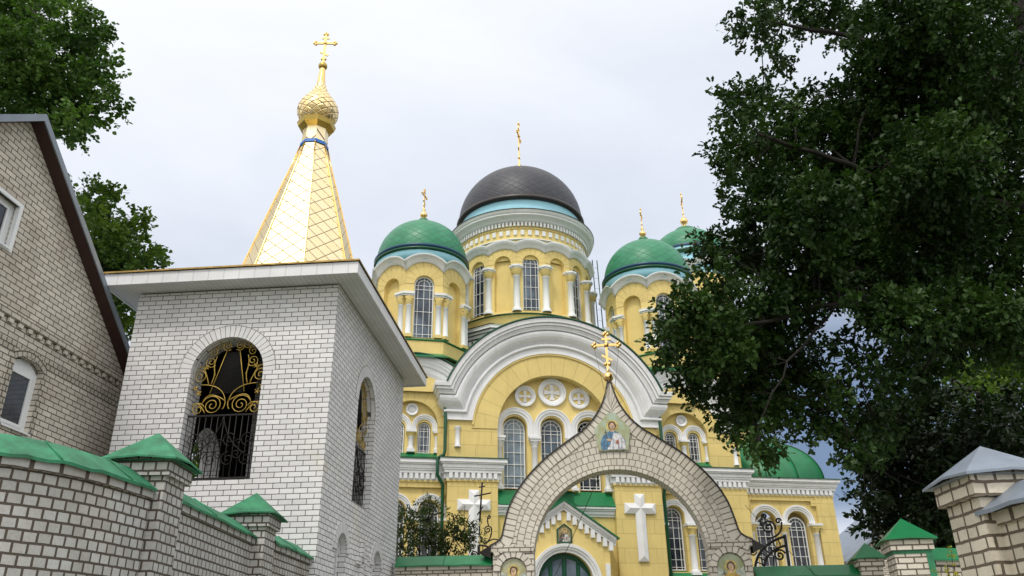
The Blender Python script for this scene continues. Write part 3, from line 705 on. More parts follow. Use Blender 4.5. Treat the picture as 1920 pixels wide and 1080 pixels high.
# --- corner drums
T8 = math.tan(PI / 8)
def face_xf(ang, ap):
    """local (x along face, y depth inward, z) -> drum space; face normal towards -y turned by ang"""
    c_, s_ = math.cos(ang), math.sin(ang)
    return lambda p: (p[0] * c_ - (p[1] - ap) * s_ * 1.0, p[0] * s_ + (p[1] - ap) * c_, p[2])
def drum(name, nf, ap, zb, zsill, r, zspring, Ry, zcy, cornice, wins, col, mats, parent, loc, rot=0.0):
    th = math.tan(PI / nf); hw = ap * th
    body = MB()
    for k in range(nf):
        body.xf = face_xf(2 * PI * k / nf, ap)
        wall(body, -hw, hw, zb, lambda x: zcy + math.sqrt(max(.01, Ry * Ry - x * x)), [('arch', 0, r, zsill, zspring)], 0, .32, 0, 0, nx=12)
    root = body.build(name, 'yellow', parent, loc)
    root.rotation_euler = (0, 0, rot)
    vo = MB(); co_ = MB()
    for k in range(nf):
        xf = face_xf(2 * PI * k / nf, ap)
        vo.xf = co_.xf = xf
        # voussoirs from the opening up to the cornice
        n_ = 18
        for i in range(n_):
            a0_, a1_ = PI - PI * i / n_, PI - PI * (i + 1) / n_
            def outer(a):
                dx, dz = math.cos(a), math.sin(a)
                lo_, hi_ = r, 4.0
                for _ in range(30):
                    m_ = (lo_ + hi_) / 2; x, z = m_ * dx, zspring + m_ * dz
                    ins = abs(x) < hw and z < zcy + math.sqrt(max(0, Ry * Ry - x * x))
                    lo_, hi_ = (m_, hi_) if ins else (lo_, m_)
                return lo_
            o0, o1 = outer(a0_), outer(a1_)
            P = lambda a, q: (q * math.cos(a), -.012, zspring + q * math.sin(a))
            u0, u1 = (PI - a0_) * r * 1.35, (PI - a1_) * r * 1.35
            vo.poly([P(a0_, r), P(a1_, r), P(a1_, o1), P(a0_, o0)], 0, [(u0, .1), (u1, .1), (u1, .5), (u0, .5)])
        if k not in wins:
            bl = MB(xf)
            out = [(-r - .02, zsill - .02), (r + .02, zsill - .02)] + arc(0, zspring, r + .02, 0, 180, 16)
            bl.poly([(x, .26, z) for x, z in out]); bl.build('blind_niche', 'yellow', root)
        rows = []
        for rr, d in cornice:
            lim = (ap + d) * th; q = Ry + rr
            rows.append([(lim * (-1 + 2 * i / 16), -d, zcy + math.sqrt(max(.01, q * q - (lim * (-1 + 2 * i / 16)) ** 2))) for i in range(17)])
        co_.grid(rows, [0] * (len(rows) - 2) + [1], None, True)
    vo.build('arch_voussoirs', 'yellow_radial_small', root)
    co_.build('wavy_cornice', ['white_far', 'green_dark'], root)
    for k, gl in wins.items():
        window(root, 0, r - .02, zsill + .02, zspring, .2, gl, 4, xf=face_xf(2 * PI * k / nf, ap))
        g_ = MB(face_xf(2 * PI * k / nf, ap)); g_.poly([(-r, -.04, zsill - .02), (r, -.04, zsill - .02), (r, .2, zsill + .06), (-r, .2, zsill + .06)]); g_.build('window_sill', 'green', root)
    col(root, nf, ap, hw)
    return root
def corner_cols(root, nf, ap, hw):
    for k in range(nf):
        xfa = face_xf(2 * PI * k / nf, ap); xfb = face_xf(2 * PI * (k + 1) / nf, ap)
        m_ = MB()
        for xf, x in ((xfa, hw - .19), (xfb, -hw + .19)):
            m_.xf = xf
            m_.box(x - .18, x + .18, -.2, .06, 15.4, 15.56, 1)
            m_.lathe([(.17, 15.56), (.15, 15.62), (.135, 15.64), (.125, 16.98), (.15, 17.0), (.15, 17.04)], 12, (x, -.04))
            m_.lathe([(.13, 17.04), (.16, 17.1), (.2, 17.3), (.21, 17.44)], 12, (x, -.04), 1)
            m_.box(x - .2, x + .2, -.2, .06, 17.32, 17.46, 1)
        for d, z0_, z1_ in ((.22, 17.46, 17.54), (.28, 17.54, 17.66)):
            lim = (ap + d) * T8; s_ = hw - .42
            for xf, sg in ((xfa, 1), (xfb, -1)):
                m_.xf = xf
                A = [(sg * s_, .02), (sg * s_, -d), (sg * lim, -d), (sg * hw, .02)]
                if sg < 0: A = A[::-1]
                m_.poly([(x, y, z0_) for x, y in A[::-1]], 0); m_.poly([(x, y, z1_) for x, y in A], 0)
                for i in range(4):
                    p, q = A[i], A[(i + 1) % 4]; m_.poly([(p[0], p[1], z0_), (q[0], q[1], z0_), (q[0], q[1], z1_), (p[0], p[1], z1_)], 0)
        m_.build('twin_column', ['white_far', 'yellow'], root)
def dome_profile(R, z0, H, n=18, r_end=.16, sharp=1.0):
    pr = []
    for i in range(n + 1):
        a = PI / 2 * i / n
        r_ = R * math.cos(a) ** sharp
        if r_ < r_end: pr.append((r_end, z0 + H * math.sin(a))); break
        pr.append((r_, z0 + H * math.sin(a)))
    return pr
def tile_uv(nt, vs):
    return lambda f, L, r, z: (f * nt, L * vs)
def corner_drum(loc):
    cor = [(0, 0), (0, .08), (.06, .1), (.09, .14), (.16, .17), (.18, .2), (.26, .25), (.27, .3), (.34, .33), (.36, .33), (.36, 0)]
    root = drum('corner_drum', 8, 2.15, 15.3, 15.45, .48, 18.17, 1.065, 18.27, cor, {0: 'glass_mid', 2: 'glass', 6: 'glass', 4: 'glass'}, corner_cols, None, CH, loc)
    m_ = MB()
    m_.lathe([(2.3 / math.cos(PI / 8), 12.8), (2.3 / math.cos(PI / 8), 15.22)], 8, mi=0, smooth=False, rot=PI / 8)
    m_.lathe([(2.3 / math.cos(PI / 8), 15.22), (2.36 / math.cos(PI / 8), 15.26), (2.36 / math.cos(PI / 8), 15.3), (2.1, 15.36)], 8, mi=1, smooth=False, rot=PI / 8)
    m_.lathe([(2.75 / math.cos(PI / 8), 14.3), (2.75 / math.cos(PI / 8), 14.36), (2.31 / math.cos(PI / 8), 14.62)], 8, mi=1, smooth=False, rot=PI / 8)
    m_.build('pedestal', ['yellow', 'green'], root)
    m_ = MB(); m_.lathe([(2.145 / math.cos(PI / 8), 18.8), (2.145 / math.cos(PI / 8), 19.52)], 8, smooth=False, rot=PI / 8); m_.lathe([(2.2, 19.46), (2.33, 19.47), (2.33, 20.02)], 48); m_.build('blue_band', 'sky_blue', root)
    m_ = MB()
    m_.lathe([(2.3, 19.96), (2.38, 19.98), (2.43, 20.03), (2.43, 20.09), (2.39, 20.12), (2.36, 20.15)], 56, mi=0)
    m_.lathe([(2.36, 20.14), (2.42, 20.18), (2.43, 20.25), (2.38, 20.3), (2.28, 20.32)], 56, mi=1)
    m_.build('dome_rim', ['green_dark', 'navy'], root)
    m_ = MB(); m_.lathe(dome_profile(2.3, 20.3, 2.3), 48, uvf=tile_uv(24, 2.5)); m_.build('dome', 'green_tile', root)
    m_ = MB(); m_.lathe([(.2, 22.54), (.26, 22.72), (.26, 22.9), (.2, 22.95), (.02, 22.97)], 16); m_.build('dome_knob', 'green', root)
    m_ = MB(); m_.lathe([(.09, 22.95), (.07, 23.03), (.16, 23.1), (.2, 23.2), (.16, 23.31), (.07, 23.38), (.05, 23.46), (.1, 23.52), (.05, 23.58), (.035, 23.62)], 14)
    latin_cross(m_, (0, 0, 23.6), 1.15, .62, (.45, .9, 0), .035, .05); m_.build('dome_cross', 'gold', root)
    return root
cd = corner_drum((-6.07, 2.6, 0))
cd2 = copy_tree(cd, CH); cd2.location = (6.07, 2.6, 0)

# taller tower behind on the right, with a flat green cap on its dome
def rear_tower(loc):
    m_ = MB(); m_.lathe([(2.2 / math.cos(PI / 8), 8), (2.2 / math.cos(PI / 8), 22.6)], 8, smooth=False, rot=PI / 8)
    for k in range(8):
        m_.xf = face_xf(2 * PI * k / 8, 2.2 + .01)
    m_.xf = None
    root = m_.build('rear_drum', 'yellow', CH, loc)
    c_ = MB(); v_ = MB(); n_ = MB()
    cor = [(0, 0), (0, .08), (.06, .1), (.14, .17), (.18, .2), (.27, .26), (.34, .3), (.36, .3), (.36, 0)]
    for k in range(8):
        c_.xf = face_xf(2 * PI * k / 8, 2.2); rows = []
        for rr, d in cor:
            lim = (2.2 + d) * T8; q = 1.02 + rr
            rows.append([(lim * (-1 + i / 8), -d, 22.2 + math.sqrt(max(.01, q * q - (lim * (-1 + i / 8)) ** 2))) for i in range(17)])
        c_.grid(rows, 0, None, True)
        n_.xf = face_xf(2 * PI * k / 8, 2.2)
        ring(n_, 0, 22.0, .48, .56, -.05, 0, 16, legs=2.2)
    c_.build('wavy_cornice', 'white_far', root); n_.build('niche_edge', 'yellow', root)
    m_ = MB(); m_.lathe([(2.2, 22.4), (2.2, 24.05)], 40); m_.build('blue_band', 'sky_blue', root)
    m_ = MB(); m_.lathe([(2.1, 23.95), (2.4, 24.0), (2.44, 24.14), (2.36, 24.2)], 48, mi=0); m_.lathe([(2.36, 24.2), (2.36, 24.32)], 48, mi=2); m_.lathe([(2.36, 24.32), (2.43, 24.4), (2.36, 24.5)], 48, mi=1)
    m_.build('dome_rim', ['green_dark', 'navy', 'sky_blue'], root)
    m_ = MB(); m_.lathe(dome_profile(2.32, 24.45, 1.95, r_end=.6), 48, uvf=tile_uv(24, 2.5)); m_.build('dome', 'green_tile', root)
    m_ = MB(); m_.lathe([(.92, 26.16), (.85, 26.34), (.62, 26.6), (.3, 26.78), (.1, 26.86)], 24); m_.build('dome_knob', 'green', root)
    m_ = MB(); m_.lathe([(.12, 26.8), (.12, 27.0), (.22, 27.12), (.26, 27.26), (.2, 27.4), (.08, 27.5), (.05, 27.6)], 14)
    latin_cross(m_, (0, 0, 27.5), 1.75, .85, (.35, .93, 0), .045, .06); m_.build('dome_cross', 'gold', root)
rear_tower((10.85, 7.4, -0.1))

# --- central drum: sixteen bays
def central_cols(root, nf, ap, hw):
    for k in range(nf):
        a = 2 * PI * (k + .5) / nf; q = ap / math.cos(PI / nf) + .02
        cx, cy = q * math.sin(a), -q * math.cos(a)
        m_ = MB()
        m_.lathe([(.26, 18.1), (.26, 18.24), (.2, 18.3), (.18, 18.34), (.165, 20.05), (.2, 20.08), (.2, 20.13)], 14, (cx, cy))
        m_.lathe([(.17, 20.13), (.22, 20.2), (.3, 20.4), (.32, 20.5)], 8, (cx, cy), 1, rot=a)
        m_.lathe([(.34, 20.5), (.34, 20.57), (.40, 20.58), (.40, 20.68), (.2, 20.7)], 8, (cx, cy), 0, False, rot=a + PI / 8)
        m_.build('column', ['white_far', 'yellow'], root)
corn = [(0, 0), (0, .07), (.06, .09), (.1, .14), (.2, .18), (.22, .22), (.32, .26), (.38, .3), (.41, .3), (.41, 0)]
cen = drum('central_drum', 16, 3.85, 18.0, 18.22, .45, 20.98, 1.22, 20.6, corn, {k: 'glass_mid' if k in (0,) else 'glass' for k in range(0, 16, 2)}, central_cols, None, CH, (0, 6.6, 0), R_(-4.5))
m_ = MB(); m_.lathe([(3.98, 17.3), (3.98, 18.0), (4.02, 18.02), (4.02, 18.06), (3.7, 18.12)], 64); m_.build('drum_plinth', 'yellow', cen)
m_ = MB(); m_.lathe([(4.0, 17.94), (4.06, 17.95), (4.06, 17.99), (4.0, 18.0)], 64); m_.lathe([(4.1, 17.28), (4.0, 17.36)], 64); m_.build('plinth_edge', 'green_dark', cen)
m_ = MB(); m_.lathe([(3.72, 21.2), (3.72, 23.5)], 64); m_.lathe([(3.72, 22.38), (3.8, 22.4), (3.82, 22.46), (3.72, 22.5)], 64, mi=1)
m_.lathe([(3.72, 23.06), (3.78, 23.08), (3.78, 23.14), (3.72, 23.16)], 64, mi=0)
m_.build('frieze', ['yellow', 'white_far'], cen)
m_ = MB()
for i in range(60):
    m_.xf = face_xf(2 * PI * i / 60, 3.74); m_.box(-.1, .1, -.05, .05, 22.7, 22.98)
for i in range(116):
    m_.xf = face_xf(2 * PI * i / 116, 3.78); m_.box(-.062, .062, -.1, .05, 23.2, 23.46)
m_.xf = None
m_.lathe([(3.72, 23.44), (3.93, 23.46), (3.95, 23.54), (4.0, 23.58), (4.12, 23.7), (4.2, 23.74), (4.2, 23.78), (4.14, 23.8), (4.2, 23.83), (4.27, 23.9), (4.28, 24.02)], 80, mi=0); m_.lathe([(4.28, 24.02), (4.31, 24.03), (4.31, 24.06), (3.6, 24.22)], 80, mi=1); m_.build('ring_cornice', ['white_far', 'dark_rim'], cen)
m_ = MB(); m_.lathe([(3.56, 24.1), (3.56, 25.2)], 64); m_.build('blue_band', 'sky_blue', cen)
m_ = MB(); m_.lathe([(3.5, 25.02), (3.74, 25.06), (3.8, 25.12), (3.8, 25.22), (3.74, 25.28), (3.74, 25.32), (3.6, 25.38)], 80); m_.build('dome_rim', 'dark_rim', cen)
m_ = MB(); m_.lathe(dome_profile(3.68, 25.3, 3.56, 24, .5), 64, uvf=tile_uv(36, 2.3)); m_.build('dome', 'black_tile', cen)
m_ = MB(); m_.lathe([(.95, 28.74), (.8, 28.82), (.35, 28.92), (.14, 29.06), (.12, 29.12)], 24); m_.build('dome_knob', 'dark_rim', cen)
m_ = MB(); m_.lathe([(.1, 29.06), (.1, 29.12), (.22, 29.2), (.27, 29.32), (.22, 29.44), (.1, 29.54), (.06, 29.62), (.1, 29.68), (.05, 29.76)], 16)
latin_cross(m_, (0, 0, 29.66), 3.05, 1.1, (.28, .96, 0), .055, .08); m_.build('dome_cross', 'gold', cen)
# ladder hanging down the right side of the central drum
m_ = MB()
for dx in (0, .28): m_.tube([(4.22 + dx, 5.6, 15.5), (4.02 + dx, 5.6, 22.9)], .03, 6)
for i in range(11): m_.tube([(4.21 - i * .018, 5.6, 15.8 + i * .66), (4.47 - i * .018, 5.6, 15.8 + i * .66)], .008, 5)
m_.build('roof_ladder', 'green_dark', CH)
# finial peeping over the big gable
m_ = MB(); m_.box(2.3, 2.8, 1.8, 2.3, 14.6, 15.55, 1); m_.lathe([(.3, 15.5), (.3, 15.75), (.22, 15.8)], 12, (2.55, 2.0), 1); m_.lathe([(.12, 15.8), (.12, 16.0), (.2, 16.08), (.24, 16.2), (.2, 16.32), (.1, 16.4), (.08, 16.6), (.04, 16.95)], 14, (2.55, 2.0), 0)
m_.build('finial', ['gold', 'green_dark'], CH)

# --- portal
m_ = MB()
yp = -0.9
gab = [(-1.95, ZB), (1.95, ZB), (1.95, 6.2), (0, 7.55), (-1.95, 6.2)]
xs = sorted(set([-1.95, 1.95, 0] + [round(-1.17 * math.cos(PI * i / 20), 5) for i in range(21)]))
wall(m_, -1.95, 1.95, ZB, lambda x: 7.48 - abs(x) / 1.95 * 1.30, [('arch', 0, 1.17, ZB - 1, 4.62)], yp, .35, nx=2)
for sx in (-1, 1): m_.poly([(sx * 1.95, yp, ZB), (sx * 1.95, .3, ZB), (sx * 1.95, .3, 6.18), (sx * 1.95, yp, 6.18)], flip=(sx < 0))
P0 = m_.build('portal', 'yellow', CH)
m_ = MB()
for sx in (-1, 1):
    # raking cornice of stacked strips and stepped dentils
    for off, th, d in ((.02, .12, .10), (.14, .1, .16), (.24, .12, .24)):
        def L_(x, o_): return (sx * x, 7.48 - x / 1.95 * 1.30 + o_)
        A = [L_(0, off), L_(2.2, off), L_(2.2, off + th), L_(0, off + th)]
        if sx < 0: A = A[::-1]
        m_.prism(A, yp - d, yp + .02)
    for i in range(8):
        x = .12 + i * .255; zt = 7.48 - x / 1.95 * 1.30
        m_.box(min(sx * x, sx * (x + .17)), max(sx * x, sx * (x + .17)), yp - .12, yp + .01, zt - .34, zt - .02)
    m_.box(min(sx * 1.72, sx * 1.9), max(sx * 1.72, sx * 1.9), yp - .1, yp + .02, 4.55, 5.35)
m_.build('gable_cornice', 'white', P0)
m_ = MB()
for sx in (-1, 1):
    A = [(0, yp - .32, 7.86), (sx * 2.32, yp - .32, 6.31), (sx * 2.32, .4, 6.31), (0, .4, 7.86)]
    m_.poly(A, flip=(sx < 0)); B = [(x, y, z + .05) for x, y, z in A]; m_.poly(B, flip=(sx > 0)); m_.poly([A[0], A[1], B[1], B[0]])
m_.build('portal_roof', 'green', P0)
m_ = MB(); archivolt(m_, 0, 4.62, [(1.17, 0), (1.17, .08), (1.27, .08), (1.29, .14), (1.36, .15), (1.38, .19), (1.47, .2), (1.5, .2), (1.5, 0)], yp, 36, legs=.25); m_.build('portal_archivolt', 'white', P0)
m_ = MB(); out_ = [(-1.15, ZB), (1.15, ZB)] + arc(0, 4.62, 1.15, 0, 180, 24); m_.prism(out_, yp + .2, yp + .28)
for x in (-.58, 0, .58): m_.box(x - .05, x + .05, yp + .15, yp + .2, 4.0, 5.45 if x == 0 else 5.3)
m_.box(-1.12, 1.12, yp + .15, yp + .2, 4.3, 4.45)
D0 = m_.build('door', 'green_dark', P0)
m_ = MB()
for x0_, x1_, h0, h1 in ((-.98, -.68, 5.0, 5.32), (-.5, -.1, 5.48, 5.6), (.1, .5, 5.6, 5.48), (.68, .98, 5.32, 5.0)): m_.prism([(x0_, 4.55), (x1_, 4.55), (x1_, h1 - .04), (x0_, h0 - .04)], yp + .17, yp + .19)
m_.build('fanlight', 'glass_mid', P0)
def icon(parent, outl, y, frame=None, s=1.0, cx=0, cz=0, robe=(0.10, 0.22, 0.36), robe2=(0.62, 0.62, 0.66), bgc=(0.34, 0.36, 0.22), wings=False, bg2=(0.45, 0.50, 0.40)):
    """painted panel: a haloed half figure in flat colours, a few millimetres thick"""
    m_ = MB()
    m_.prism(outl, y - .02, y + .02, 0)
    def disc(x, z, rx, rz, yy, mi, n=20, a0=0, a1=360):
        m_.poly([(cx + s * (x + rx * math.cos(R_(a0 + (a1 - a0) * i / n))), yy, cz + s * (z + rz * math.sin(R_(a0 + (a1 - a0) * i / n)))) for i in range(n)], mi)
    def shape(pts, yy, mi): m_.poly([(cx + s * x, yy, cz + s * z) for x, z in pts], mi)
    y1 = y - .024
    disc(0, .16, .15, .15, y1, 1)                                   # halo
    if wings:
        shape([(-.1, .0), (-.30, .16), (-.34, -.1), (-.26, -.42), (-.1, -.2)], y1, 6); shape([(.1, .0), (.1, -.2), (.26, -.42), (.34, -.1), (.30, .16)], y1, 6)
    shape([(-.12, -.01), (-.24, -.09), (-.31, -.26), (-.30, -.44), (.30, -.44), (.31, -.24), (.22, -.08), (.12, -.01), (.05, .04), (-.05, .04)], y1 - .004, 2)   # robe
    shape([(.03, -.02), (.2, -.05), (.30, -.26), (.30, -.44), (-.16, -.44), (-.06, -.3)], y1 - .008, 3)   # mantle
    shape([(-.04, .0), (.04, .0), (.035, .1), (-.035, .1)], y1 - .010, 4)                            # neck
    disc(0, .165, .098, .108, y1 - .012, 5)                           # hair
    disc(0, .145, .066, .088, y1 - .016, 4)                           # face
    for sx in (-1, 1): disc(sx * .026, .16, .012, .007, y1 - .019, 5, 8)
    shape([(-.006, .155), (.006, .155), (.012, .118), (-.012, .118)], y1 - .019, 8)
    disc(0, .094, .02, .006, y1 - .019, 7, 8)
    disc(-.09, -.2, .06, .035, y1 - .014, 4, 12); disc(.11, -.26, .035, .06, y1 - .014, 7, 12)   # hands, scroll
    shape([(-.135, -.2), (-.12, -.2), (-.17, .06), (-.185, .06)], y1 - .012, 5); shape([(-.21, -.01), (-.205, -.025), (-.12, -.005), (-.125, .01)], y1 - .013, 5)
    for x0_, x1_ in ((-.26, -.2), (-.16, -.14), (-.02, .0), (.12, .14), (.2, .22)):
        shape([(x0_, -.43), (x0_ + .02, -.43), (x1_ + .01, -.16), (x1_, -.16)], y1 - .011, 8)
    cols = [bgc, (0.58, 0.46, 0.15), robe, robe2, (0.62, 0.42, 0.28), (0.10, 0.055, 0.03), (0.46, 0.50, 0.44), (0.42, 0.14, 0.09), tuple(v * .62 for v in robe)]
    ms = []
    for i, c_ in enumerate(cols):
        mm, t_ = new_mat('icon_paint'); oc_ = t_.n('ShaderNodeTexCoord').outputs['Object']
        n_ = t_.n('ShaderNodeTexNoise', ins={'Vector': oc_, 'Scale': 5.0 if i == 0 else 12.0, 'Detail': 5.0}).outputs[0]
        b_ = bg2 if i == 0 else tuple(min(1, v * 1.3) for v in c_)
        finish(t_, t_.mix(t_.smooth(n_, .35, .65), tuple(v * (.9 if i == 0 else .75) for v in c_), b_), .35); ms.append(mm)
    o_ = m_.build('icon', ms, parent)
    if frame:
        f_ = MB(); n_ = len(outl); c0 = (sum(p[0] for p in outl) / n_, sum(p[1] for p in outl) / n_)
        O = [(c0[0] + (x - c0[0]) * 1.2, c0[1] + (z - c0[1]) * 1.17) for x, z in outl]
        for i in range(n_):
            j = (i + 1) % n_
            f_.poly([(outl[i][0], y - .05, outl[i][1]), (outl[j][0], y - .05, outl[j][1]), (O[j][0], y - .05, O[j][1]), (O[i][0], y - .05, O[i][1])], flip=True)
            f_.poly([(O[i][0], y - .05, O[i][1]), (O[j][0], y - .05, O[j][1]), (O[j][0], y + .03, O[j][1]), (O[i][0], y + .03, O[i][1])], flip=True)
        f_.build('icon_frame', frame, parent if parent.parent else o_)
    return o_
icon(P0, [(-.27, 6.2), (.27, 6.2), (.27, 6.68), (0, 6.88), (-.27, 6.68)], yp - .04, 'icon_frame', .75, 0, 6.52, (0.12, 0.11, 0.10), (0.5, 0.5, 0.48), (0.30, 0.24, 0.10), bg2=(.4, .36, .26))
# small golden cupola on a green box behind the portal gable
m_ = MB(); m_.box(-.55, .55, -.75, .1, 7.5, 8.32, 1); m_.lathe([(.75, 8.28), (.62, 8.36), (.5, 8.5), (.36, 8.66), (.22, 8.85), (.12, 9.05), (.08, 9.3)], 12, (0, -.35), 0); m_.build('cupola', ['gold_paint', 'green'], CH)

# --- chapel on the right under a green vaulted roof
yc = 2.0
m_ = MB()
wall(m_, 9.0, 14.38, ZB, 8.95, [('arch', x, .55, 5.1, 7.62) for x in (10.75, 12.42)], yc, .35, nx=3)
m_.poly([(14.38, yc, ZB), (14.38, 9, ZB), (14.38, 9, 8.95), (14.38, yc, 8.95)])
V0 = m_.build('side_chapel', 'yellow_block', CH)
m_ = MB(); m_.box(13.45, 14.4, yc - .14, yc, ZB, 8.9); m_.box(9.1, 13.45, yc - .12, yc, 8.66, 8.9); m_.box(13.2, 13.45, yc - .12, yc, 8.42, 8.66); m_.box(9.1, 10.0, yc - .12, yc, 8.42, 8.66); m_.build('corner_pilaster', 'yellow_block', V0)
entablature(9.0, 14.4, yc - .1, (False, True), 8.9, V0, h=.88)
for x in (10.75, 12.42): window(V0, x, .46, 5.2, 7.46, yc + .26, 'glass', 5)
m_ = MB()
for x in (10.75, 12.42): archivolt(m_, x, 7.62, [(.58, 0), (.58, .05), (.65, .05), (.67, .09), (.74, .1), (.76, .13), (.835, .13), (.835, 0)], yc, 24, legs=.05)
m_.build('window_archivolt', 'white', V0)
for x in (9.92, 11.585, 13.25): column(V0, x, yc - .03, 5.0, 7.58, .15, .5, white_cap=False)
m_ = MB()
rows, rings = [], []
for i in range(15):
    a = PI / 2 * i / 14; ins = 1 - math.cos(a); z = 9.72 + 2.5 * math.sin(a)
    x0_, x1_, y0_, y1_ = 9.6 + 2.1 * ins, 14.25 - 2.3 * ins, yc + .05 + 3.0 * ins, 9.0 - 2.5 * ins
    rows.append([(x0_, y0_, z), (x1_, y0_, z), (x1_, y1_, z), (x0_, y1_, z)])
m_.grid(rows, 0, None, True, True); m_.poly(rows[-1])
m_.build('vaulted_roof', 'green', V0)
m_ = MB()
for f in (.33, .7):
    m_.tube([(r[0][0] + (r[1][0] - r[0][0]) * f, r[0][1] - .012, r[0][2] + .012) for r in rows], .022, 5)
m_.tube([(r[1][0], r[1][1], r[1][2] + .01) for r in rows], .03, 5); m_.box(9.5, 14.45, yc - .05, yc + .2, 9.7, 9.76)
m_.build('roof_seam', 'green_dark', V0)

# ------------------------------------------------------------------ BELL TOWER (white brick)
TW = thing('bell_tower', 'white brick bell tower with arched openings and a tall gold tent spire', 'bell tower', (-3.43, 14.6, 0), R_(-4.84))
Wd, Ld, TZ = 4.11, 6.1, 8.48
front = None
def xf_right(p): return (-p[1], p[0], p[2])
def xf_back(p): return (-Wd - p[0] + 0.0, Ld - p[1], p[2])
def xf_left(p): return (-Wd + p[1], Ld - p[0], p[2])
OP = .715
mb = MB()
wall(mb, -Wd, 0, .5, TZ, [('arch', -2.06, OP, 4.69, 6.755)], 0, .5)
mb.xf = xf_right
wall(mb, 0, Ld, .5, TZ, [('arch', 2.65, OP, 4.62, 6.70), ('arch', 1.43, .34, 1.6, 3.58), ('arch', 4.19, .34, 1.6, 3.58)], 0, .5)
mb.xf = xf_left
wall(mb, 0, Ld, .5, TZ, [('arch', 3.2, OP, 4.69, 5.75)], 0, .5)
mb.xf = xf_back
wall(mb, -Wd, 0, .5, TZ, [], 0, .5)
mb.xf = None
mb.build('tower_wall', 'tower_brick', TW)
mb = MB(); ring(mb, -2.06, 6.755, OP, OP + .25, -.006, .1, 24); mb.build('arch_voussoirs', 'tower_voussoir', TW)
mb = MB(xf_right); ring(mb, 2.65, 6.70, OP, OP + .25, -.006, .1, 24); mb.build('arch_voussoirs', 'tower_voussoir', TW)
for y_ in (1.43, 4.19):
    mb = MB(xf_right); ring(mb, y_, 3.58, .34, .34 + .2, -.03, .1, 14); mb.build('arch_voussoirs', 'tower_voussoir', TW)
# near-black lining, floor and ceiling: the belfry's inner shade put into the colour
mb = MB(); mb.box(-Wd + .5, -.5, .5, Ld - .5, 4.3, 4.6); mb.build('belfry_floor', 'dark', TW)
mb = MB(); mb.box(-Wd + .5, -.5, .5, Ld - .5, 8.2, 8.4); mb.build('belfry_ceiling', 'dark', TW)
mb = MB()
for a, b in ((.51, .53),):
    pass
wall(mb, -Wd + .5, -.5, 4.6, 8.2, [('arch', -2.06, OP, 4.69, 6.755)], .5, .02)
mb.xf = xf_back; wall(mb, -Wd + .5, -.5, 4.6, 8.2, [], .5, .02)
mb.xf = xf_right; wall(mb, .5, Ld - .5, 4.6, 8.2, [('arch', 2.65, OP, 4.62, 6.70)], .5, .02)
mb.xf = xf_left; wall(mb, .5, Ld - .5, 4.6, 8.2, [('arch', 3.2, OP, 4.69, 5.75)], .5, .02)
mb.xf = None; mb.build('belfry_shade_lining', 'dark', TW)
# small brick cross relief on the side wall
mb = MB(xf_right); mb.box(2.78, 2.96, -.06, 0, 2.95, 3.95); mb.box(2.5, 3.2, -.06, 0, 3.48, 3.66); mb.build('brick_cross', 'tower_brick', TW)
for y_ in (1.43, 4.19): window(TW, y_, .33, 1.65, 3.57, .2, 'glass_mid', 3, xf=xf_right)
# eaves and low roof
OV = .48
mb = MB(); mb.poly([(-Wd - OV, -OV, TZ + .03), (OV, -OV, TZ + .03), (OV, Ld + OV, TZ + .03), (-Wd - OV, Ld + OV, TZ + .03)], flip=True); mb.build('soffit', 'soffit', TW)
mb = MB()
a0_, a1_, b0_, b1_ = -Wd - OV, OV, -OV, Ld + OV
mb.box(a0_, a1_, b0_ - .03, b0_, TZ + .0, TZ + .24); mb.box(a0_, a1_, b1_, b1_ + .03, TZ, TZ + .24); mb.box(a1_, a1_ + .03, b0_ - .03, b1_ + .03, TZ, TZ + .24); mb.box(a0_ - .03, a0_, b0_ - .03, b1_ + .03, TZ, TZ + .24)
mb.build('fascia', 'fascia', TW)
SX, SY = -1.98, 3.05
def oct_ring(R, z, n=8, rot=PI / 8): return [(SX + R * math.cos(rot + 2 * PI * k / n), SY + R * math.sin(rot + 2 * PI * k / n), z) for k in range(n)]
mb = MB()
c4 = [(a0_ - .06, b0_ - .07, TZ + .245), (a1_ + .06, b0_ - .07, TZ + .245), (a1_ + .06, b1_ + .07, TZ + .245), (a0_ - .06, b1_ + .07, TZ + .245)]
t4 = [(SX - 1.75, SY - 1.75, 9.0), (SX + 1.75, SY - 1.75, 9.0), (SX + 1.75, SY + 1.75, 9.0), (SX - 1.75, SY + 1.75, 9.0)]
mb.grid([c4, [(x, y, z + .035) for x, y, z in c4], t4], [1, 0], None, False, True); mb.poly(t4)
mb.build('roof', ['gold_tile', 'rust_edge'], TW)
sp = MB()
prof = [(1.75, 8.9), (1.50, 9.8), (1.25, 10.7), (1.0, 11.6), (.745, 12.5), (.515, 13.3), (.335, 14.0)]
for k in range(8):
    rows, uvs = [], []
    L_ = 0
    for i, (r_, z) in enumerate(prof):
        if i: L_ += math.hypot(r_ - prof[i - 1][0], z - prof[i - 1][1])
        a, b = oct_ring(r_, z)[k], oct_ring(r_, z)[(k + 1) % 8]; hw_ = (Vector(a) - Vector(b)).length / 2
        rows.append([a, b]); uvs.append([(-hw_ / .42, L_ / .36), (hw_ / .42, L_ / .36)])
    sp.grid(rows, 0, uvs)
S0 = sp.build('tent_spire', 'gold_tile', TW)
mb = MB()
for k in range(8):   # folded seams down the spire's edges
    mb.tube([oct_ring(r_ + .012, z)[k] for r_, z in prof], .022, 5)
mb.build('spire_seam', 'gold', S0)
mb = MB(); mb.grid([oct_ring(.375, 13.95), oct_ring(.365, 14.05), oct_ring(.33, 14.07)], 0, None, False, True); mb.build('blue_strip', 'blue_band', S0)
mb = MB(); mb.grid([oct_ring(.335, 14.0), oct_ring(.325, 14.62)], 0, None, False, True); mb.build('neck', 'gold_tile', S0)
